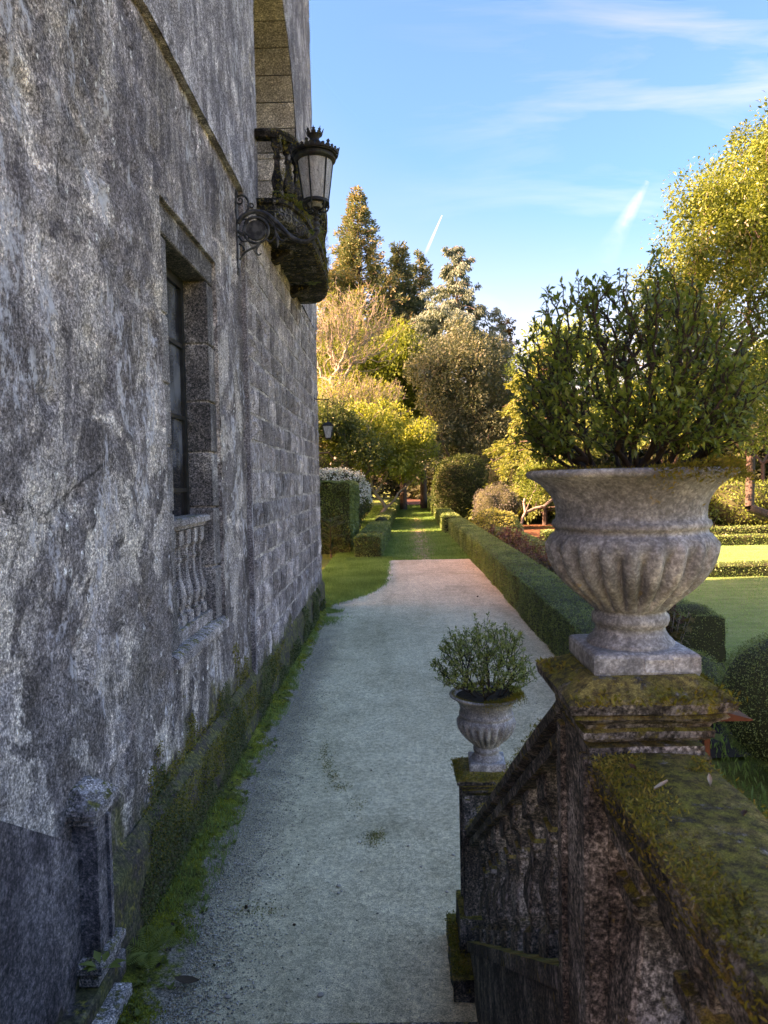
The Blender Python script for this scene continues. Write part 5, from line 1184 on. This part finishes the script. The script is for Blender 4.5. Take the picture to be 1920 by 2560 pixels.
# yew at the left and hydrangeas, bed plants
r_ = rs(14); parts = []; st_ = []
for k in range(60):
    a = r_.uniform(0, 2*PI); L_ = r_.uniform(.5, 1.1); s = np.linspace(0, 1, 14); z0_ = r_.uniform(.1, 1.5)
    Q = np.stack([np.cos(a)*L_*s*.8, np.sin(a)*L_*s*.8, z0_+L_*(.7*s-.35*s*s)], 1); T = np.gradient(Q, axis=0)
    for sg in (-1, 1): parts.append(leaves(Q, norm(T)+np.array([-math.sin(a), math.cos(a), 0])*sg*1.2, np.tile([0, 0, 1.], (14, 1)), .13, .035, False))
    st_.append(sticks(Q[:-1], Q[1:], .01, .008, 3))
yw = empty('yew_shrub', (-2.75, 30.6, 0), 'dark feathery shrub in front of the clipped hedge block by the house corner', 'shrub')
V, F = join(parts); link('foliage', fast_mesh('foliage', V, F), M['box'], yw); V, F = join(st_+[sticks([[0, 0, 0]], [[0, 0, 1.7]], .05, .02, 6)]); link('stems', fast_mesh('stems', V, F), M['bark'], yw)
hr = rs(15)
def hydrangea(seed):
    r = rs(seed); parts, fl_, st_ = [], [], []
    for k in range(26):
        a = r.uniform(0, 2*PI); R_ = r.uniform(.05, .5); tip = np.array([math.cos(a)*R_, math.sin(a)*R_, r.uniform(.6, 1.05)]); b = tip*np.array([.2, .2, 0])
        st_.append(sticks([b], [tip], .008, .005, 4)); m = 12; q = b+(tip-b)*r.uniform(.3, 1, (m, 1)); D = unit(r, m); D[:, 2] = -.1+D[:, 2]*.4
        parts.append(leaves(q, D, np.tile([0, 0, 1.], (m, 1))+unit(r, m)*.5, .14*r.uniform(.6, 1.2, m), .08, True))
        if k % 3 == 0: m = 70; D = unit(r, m); fl_.append(leaves(tip+D*.075*np.array([1, 1, .7]), D+unit(r, m)*.6, unit(r, m), .04, .035, False))
    return join(parts), join(fl_), join(st_)
hyd = []
for k in range(3):
    (V, F), (V2, F2), (V3, F3) = hydrangea(100+k); a, b, c = fast_mesh('foliage', V, F), fast_mesh('flowers', V2, F2), fast_mesh('stems', V3, F3)
    a.materials.append(M['hydleaf']); b.materials.append(M['hydflower']); c.materials.append(M['greybark']); hyd.append((a, b, c))
for i in range(22):
    y = 11.8+i*.95; o = empty('hydrangea', (hr.uniform(3.95, 4.45)+.01*y, y, 0), 'fading hydrangea with dull pink flower heads in the bed between the two clipped hedges', 'hydrangea', 'hydrangeas in the bed behind the long hedge', hr.uniform(0, 6))
    s = hr.uniform(.95, 1.25); o.scale = (s, s, s); a, b, c = hyd[i % 3]; link('foliage', a, None, o); link('flowers', b, None, o); link('stems', c, None, o)
fr = empty('fern', (4.1, 12.0, .1), 'large green fern at the near end of the hydrangea bed', 'fern'); f_ = fern_mesh(8, 9, .8, .55); f_.materials.append(M['fern']); link('fronds', f_, None, fr)
# broad leafed plants under the pillar at the right
def broad(seed, L, n, mat, W=.4):
    r = rs(seed); a = r.uniform(0, 2*PI, n); D = np.stack([np.cos(a), np.sin(a), r.uniform(.2, 1.0, n)], 1); P = D*.03; V, F = leaves(P, D, np.tile([0, 0, 1.], (n, 1)), L*r.uniform(.6, 1.1, n), L*W, True); me = fast_mesh('leaves', V, F); me.materials.append(M[mat]); return me
for i, (x, y, z, L, lab) in enumerate([(4.0, 10.4, .05, .38, 'pale leafed plant beside the square hedge end'), (3.1, 7.6, .02, .3, 'low leafy plant under the clipped ball'), (3.5, 6.4, .02, .28, 'low leafy plant beyond the handrail, nearest the viewer')]):
    o = link('leafy_plant', broad(110+i, L, 22, 'fern'), None, None, (x, y, z)); tag(o, lab, 'plant', 'low plants beyond the handrail')

# rust red sign behind the pillar
sg = empty('rusty_sign', (1.29, 3.0, 0), 'rust red metal post with slanted panel standing just behind the big pillar', 'sign')
mb = MB(); mb.box(-.012, .012, -.012, .012, 0, 2.19, .002); mb.build('post', M['rust'], sg)
mb = MB(); mb.rings([[(-.18, y, 2.20), (.145, y, 2.20), (.145, y, 2.206), (-.18, y, 2.30)] for y in (-.10, .10)]); mb.build('panel', M['rust'], sg)

# ------------------------------------------------------------------ grass, moss strip, creepers, pebbles
def blades(r, P, L, mat, name, label, cat='grass', lean=.5, wf=.18):
    n = len(P); D = unit(r, n)*lean; D[:, 2] = 1; Ls = L*r.uniform(.5, 1.3, n); V, F = leaves(P, D, unit(r, n), Ls, Ls*wf, False)
    o = link(name, fast_mesh(name, V, F), M[mat]); tag(o, label, cat, kind='stuff'); return o
r_ = rs(91)
n = 60000; Y = 18.3+r_.uniform(0, 1, n)**.9*14; X = r_.uniform(-2.6, -.1, n); k = X < left_edge(Y)+.02+np.abs(r_.normal(size=n))*.09; P = np.stack([X, Y, X*0], 1)[k]
blades(r_, P, .10, 'blade', 'left_grass', 'fresh green grass beside the gravel at the corner of the house')
n = 110000; Y = 28.9+r_.uniform(0, 1, n)**1.6*65; X = r_.uniform(-2.6, 4.5, n); cx = X-(.0205*Y+.55)
k = (r_.uniform(size=n) > .85*np.clip(1-np.abs(cx)/.75, 0, 1)*(Y < 62)) ; P = np.stack([X, Y, X*0], 1)[k]; n = len(P)
blades(r_, P, .035+.0011*P[:, 1], 'blade', 'avenue_grass', 'mown grass of the avenue between the hedges', wf=.3)
n = 70000; Y = 6+r_.uniform(0, 1, n)**1.2*30; X = 5.7+r_.uniform(0, 1, n)*np.maximum(4, Y*.62-3); P = np.stack([X, Y, X*0], 1)
blades(r_, P, .02+.0012*P[:, 1], 'lawnblade', 'lawn_grass', 'short mown grass of the lawn on the right', wf=.3)
n = 9000; Y = r_.uniform(4.5, 12, n); X = r_.uniform(1.2, 5.6, n); k = (X > 3.6) | ((X > 2.2) & (Y < 8.4)); blades(r_, np.stack([X, Y, X*0], 1)[k], .10, 'blade', 'rough_grass', 'rough grass under the clipped ball beyond the handrail')
# moss strip along the wall foot
def strip_edge(y): return np.interp(y, [3, 4.2, 5.2, 6.5, 9, 14, 18.4], [-1.40, -1.43, -1.46, -1.49, -1.53, -1.57, -1.63])+.09*fbm(np.stack([y*1.3, y*0+8, y*0], 1), 3, 15)
def SP(u, v):
    y = 3.3+15.1*v; a = HX-.0; b = strip_edge(y); x = a+(b-a)*u; q = np.stack([x*3, y*3, x*0], 1)
    return np.stack([x, y, .026+(1-u)**1.5*.10+(fbm(q, 4, 4)*.025+.005)*(1-u*.6)-.014*np.clip((u-.85)/.15, 0, 1)], 1)
V, F = grid_patch(SP, 24, 420); mm = fast_mesh('moss_bank', V, F, True)
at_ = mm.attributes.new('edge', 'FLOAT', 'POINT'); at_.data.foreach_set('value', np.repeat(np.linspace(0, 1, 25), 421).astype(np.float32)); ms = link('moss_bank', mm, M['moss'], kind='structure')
n = 34000; v = r_.uniform(0, 1, n)**1.5; u = r_.uniform(0, 1.05, n); P = SP(u, v); k = fbm(P*2.2, 3, 9)-.9*np.clip(u-.55, 0, 1) > -.12
blades(r_, P[k], .02, 'mossblade', 'wall_foot_moss', 'bright yellow green moss along the foot of the house wall', 'moss', .9, .3)
n = 17000; v = r_.uniform(0, 1, n)**1.6; u = r_.uniform(.0, 1.15, n); P = SP(u, v); k = (fbm(P*np.array([1.8, 1.8, 1])+4, 4, 19) > .10)
blades(r_, P[k], .055, 'blade', 'wall_foot_grass', 'small grass tufts growing in the moss beside the gravel', 'grass', .6, .1)
n = 3500; P = np.stack([-1.72+np.abs(r_.normal(size=n))*.2, 17.4+r_.normal(size=n)*.7, np.full(n, .015)], 1); k = fbm(P*2, 3, 2) > .02; blades(r_, P[k], .07, 'blade', 'corner_grass', 'grass tufts at the far foot of the wall', lean=.7)
# creeping plant over the plinth and lower wall
n = 90000; Y = 4.4+r_.uniform(0, 1, n)**1.25*13.5; Z = r_.uniform(0, 1.15, n); q = np.stack([Y, Z*1.2, Y*0], 1)
k = (fbm(q*1.25+6, 4, 23)+.35-Z*.75 > .10) & ~((Y < 4.85)); Y, Z = Y[k], Z[k]
Xs = np.where(Z < .62, HX+.07-.065*Z, np.where(Z < .72, HX+.03-(Z-.62)*.9, NX+.0))+.014; n = len(Y); P = np.stack([Xs+r_.uniform(-.01, .02, n), Y, Z], 1)
D = unit(r_, n); D[:, 2] -= .6; D[:, 0] += .4; Ls = r_.uniform(.010, .022, n)*np.maximum(1, Y/9); V, F = leaves(P, D, unit(r_, n)+np.array([1.4, 0, .3]), Ls, Ls*.8, False)
cr_ = link('creeper', fast_mesh('creeper', V, F), M['ivy']); tag(cr_, 'tiny leafed creeper and moss covering the damp foot of the house wall', 'creeper', kind='stuff')
n = 30000; Y = r_.uniform(4.9, 13, n); Z = r_.uniform(.3, 1.3, n); q = np.stack([Y, Z, Y*0], 1); k = (fbm(q*2.0+2, 4, 27)-abs(0)*Z+.12-.35*(Z-.6) > .12); Y, Z = Y[k], Z[k]; n = len(Y)
P = np.stack([np.where(Z < .66, HX+.07-.065*Z, NX+.005)+r_.uniform(0, .02, n), Y, Z], 1); D = unit(r_, n); D[:, 2] -= .8; V, F = leaves(P, D, unit(r_, n)+np.array([1.4, 0, 0]), .022, .012, False)
o = link('wall_moss', fast_mesh('wall_moss', V, F), M['mossbrown']); tag(o, 'brown and olive moss cushions on the wall above the plinth', 'moss', kind='stuff')

def stones_stuff(name, label, P, S, mat):
    n = len(P); base = np.array([[1, 0, 0], [0, 1, 0], [-1, 0, 0], [0, -1, 0], [0, 0, .7], [0, 0, -.5], [.65, .65, .35], [-.65, .65, .35], [-.65, -.65, .35], [.65, -.65, .35]], float)
    tri = [(4, 0, 6), (4, 6, 1), (4, 1, 7), (4, 7, 2), (4, 2, 8), (4, 8, 3), (4, 3, 9), (4, 9, 0), (6, 0, 5), (1, 6, 5), (7, 1, 5), (2, 7, 5), (8, 2, 5), (3, 8, 5), (9, 3, 5), (0, 9, 5)]
    r = rs(n); a = r.uniform(0, 2*PI, n); c, s = np.cos(a), np.sin(a); k = base[None]*(1+r.normal(size=(n, 10, 1))*.14)*np.stack([r.uniform(.7, 1.2, n), r.uniform(.6, 1, n), r.uniform(.5, .9, n)], 1)[:, None, :]*S[:, None, None]
    V = np.stack([k[:, :, 0]*c[:, None]-k[:, :, 1]*s[:, None], k[:, :, 0]*s[:, None]+k[:, :, 1]*c[:, None], k[:, :, 2]], 2)+P[:, None, :]
    F = (np.arange(n)[:, None, None]*10+np.array(tri)[None]).reshape(-1, 3); o = link(name, fast_mesh(name, V.reshape(-1, 3), F, True), mat); tag(o, label, 'gravel', kind='stuff'); return o
n = 11000; Y = 3.6+r_.uniform(0, 1, n)**1.7*11; e = strip_edge(Y); X = e+np.abs(r_.normal(size=n))*.26-.03; S_ = r_.uniform(.003, .0095, n)*(1+.4*(r_.uniform(size=n) > .93))
stones_stuff('loose_gravel', 'loose grey pebbles along the edge of the moss', np.stack([X, Y, X*0+.019+S_*.3], 1), S_, M['pebble'])
n = 9000; Y = 3.6+r_.uniform(0, 1, n)**1.3*16; X = r_.uniform(-1.3, 2.9, n); S_ = r_.uniform(.002, .006, n)*(1+1.3*(r_.uniform(size=n) > .985))
stones_stuff('scattered_grit', 'small stones scattered over the gravel path', np.stack([X, Y, X*0+.019+S_*.3], 1), S_, M['pebble'])
# single pale stones, leaves and dark seed cones that lie on the path
me = MB(); me.rings([[(r*math.cos(t)*1.2, r*math.sin(t), z) for t in [2*PI*i/9 for i in range(9)]] for z, r in ((-.3, .5), (0, .95), (.35, .85), (.6, .4))]); pm = me.mesh('path_stone', True); rough(pm, .15, 1.5, 3, 2); pm.materials.append(M['pebble'])
def gp(px, py): # photo pixel -> spot on the path
    Yv = 3.2*1800/(py-1203-.02*(px-985)*0); return ((px-985)/1800*Yv, Yv)
for i, (px, py, s) in enumerate([(823, 2243, .018), (822, 2262, .014), (1118, 2165, .016), (700, 1970, .014), (882, 2205, .012), (1100, 2262, .014), (530, 2535, .02), (770, 2532, .02), (610, 2345, .012), (1035, 2195, .012), (650, 1850, .012), (800, 2370, .010), (1168, 2285, .016)]):
    x, y = gp(px, py); o = link('path_stone', pm, None, None, (x, y, .022), (0, 0, i)); o.scale = (s, s, s*.8); tag(o, 'single pale stone lying loose on the gravel path', 'stone', 'pale loose stones on the path')
cone = MB()
for k in range(5): 
    z = -.4+k*.2; cone.lathe(0, 0, [(z, .15), (z+.05, .42-.05*abs(k-2)), (z+.14, .2)], 7)
cm = cone.mesh('cone'); cm.materials.append(M['deadleaf'])
for i, (px, py, s) in enumerate([(913, 1943, .02), (1189, 1499, .05), (851, 1667, .018), (884, 1749, .013), (706, 2347, .024), (583, 2299, .03), (636, 2291, .018), (497, 2452, .02), (722, 2188, .014), (590, 2310, .02), (868, 2337, .012), (850, 2030, .012), (1180, 1430, .02), (803, 2120, .012)]):
    x, y = gp(px, py); o = link('seed_cone', cm, None, None, (x, y, .030), (1.4, 0, i*1.9)); o.scale = (s, s, s); tag(o, 'small dark brown seed cone lying on the gravel path', 'cone', 'dark cones and husks on the path')
for i, (px, py, L_) in enumerate([(424, 2505, .16), (350, 2466, .07), (380, 2420, .08)]):
    x, y = gp(px, py); leaf_thing(x, y, .06, i*1.1, L_, L_*.5, M['deadleaf'], ['large dark curled dead leaf at the edge of the moss', 'small reddish dead leaf in the grass by the stair foot', 'brown dead leaf beside the fern'][i], 'dead leaves in the moss strip')
# fern and broad weed at the newel
fo = empty('fern', (-1.68, 4.6, .12), 'light green fern frond growing at the wall foot beside the half pillar', 'fern'); f_ = fern_mesh(17, 6, .26, .5); f_.materials.append(M['fern']); link('fronds', f_, None, fo)
wd_ = broad(120, .10, 9, 'fern', .5); o = link('broadleaf_weed', wd_, None, None, (-1.74, 4.02, .42)); tag(o, 'small broad leafed weed growing at the base of the half pillar', 'weed')
# small weeds in the moss and dark moss marks on the path
r_ = rs(201); parts = []
for i in range(260):
    v = np.array([r_.uniform(0, 1)**1.7]); u = np.array([r_.uniform(.15, 1.0)]); p = SP(u, v)[0]; m = int(r_.integers(6, 14)); a = r_.uniform(0, 2*PI, m)
    D = np.stack([np.cos(a), np.sin(a), r_.uniform(.3, 1.6, m)], 1); L_ = r_.uniform(.02, .05)*r_.uniform(.6, 1.2, m); parts.append(leaves(p+D*.004, D, np.tile([0, 0, 1.], (m, 1)), L_, L_*.5, True))
V, F = join(parts); o = link('ground_weeds', fast_mesh('ground_weeds', V, F), M['fern']); tag(o, 'small leafy weeds growing in the moss at the foot of the wall', 'weeds', kind='stuff')
P = []
for (px, py, rx, ry, n) in ((795, 1895, .04, .16, 170), (803, 1925, .035, .14, 190), (815, 1955, .04, .12, 170), (835, 1985, .05, .07, 120), (922, 2112, .05, .06, 260), (912, 2132, .05, .05, 90), (880, 2030, .05, .12, 70), (600, 2300, .10, .06, 100), (640, 2310, .06, .04, 60), (1150, 1440, .3, .12, 150), (905, 1395, .5, .1, 160)):
    x, y = gp(px, py); P.append(np.stack([x+r_.normal(size=n)*rx, y+r_.normal(size=n)*ry, np.full(n, .022)], 1))
P = np.concatenate(P); n = len(P); D = unit(r_, n); D[:, 2] = np.abs(D[:, 2])*.5; V, F = leaves(P, D, unit(r_, n), .014, .009, False)
o = link('path_moss', fast_mesh('path_moss', V, F), M['mossbrown']); tag(o, 'dark patches of moss and dirt trodden into the gravel path', 'moss', kind='stuff')
for i in range(26):
    v = np.array([r_.uniform(0, .6)]); u = np.array([r_.uniform(.3, 1.3)]); p = SP(u, v)[0]
    leaf_thing(p[0], p[1], p[2]+.02, r_.uniform(0, 6), .045, .024, M['deadleaf'], 'small brown dead leaf lying in the moss or gravel by the wall foot', 'dead leaves scattered along the wall foot')
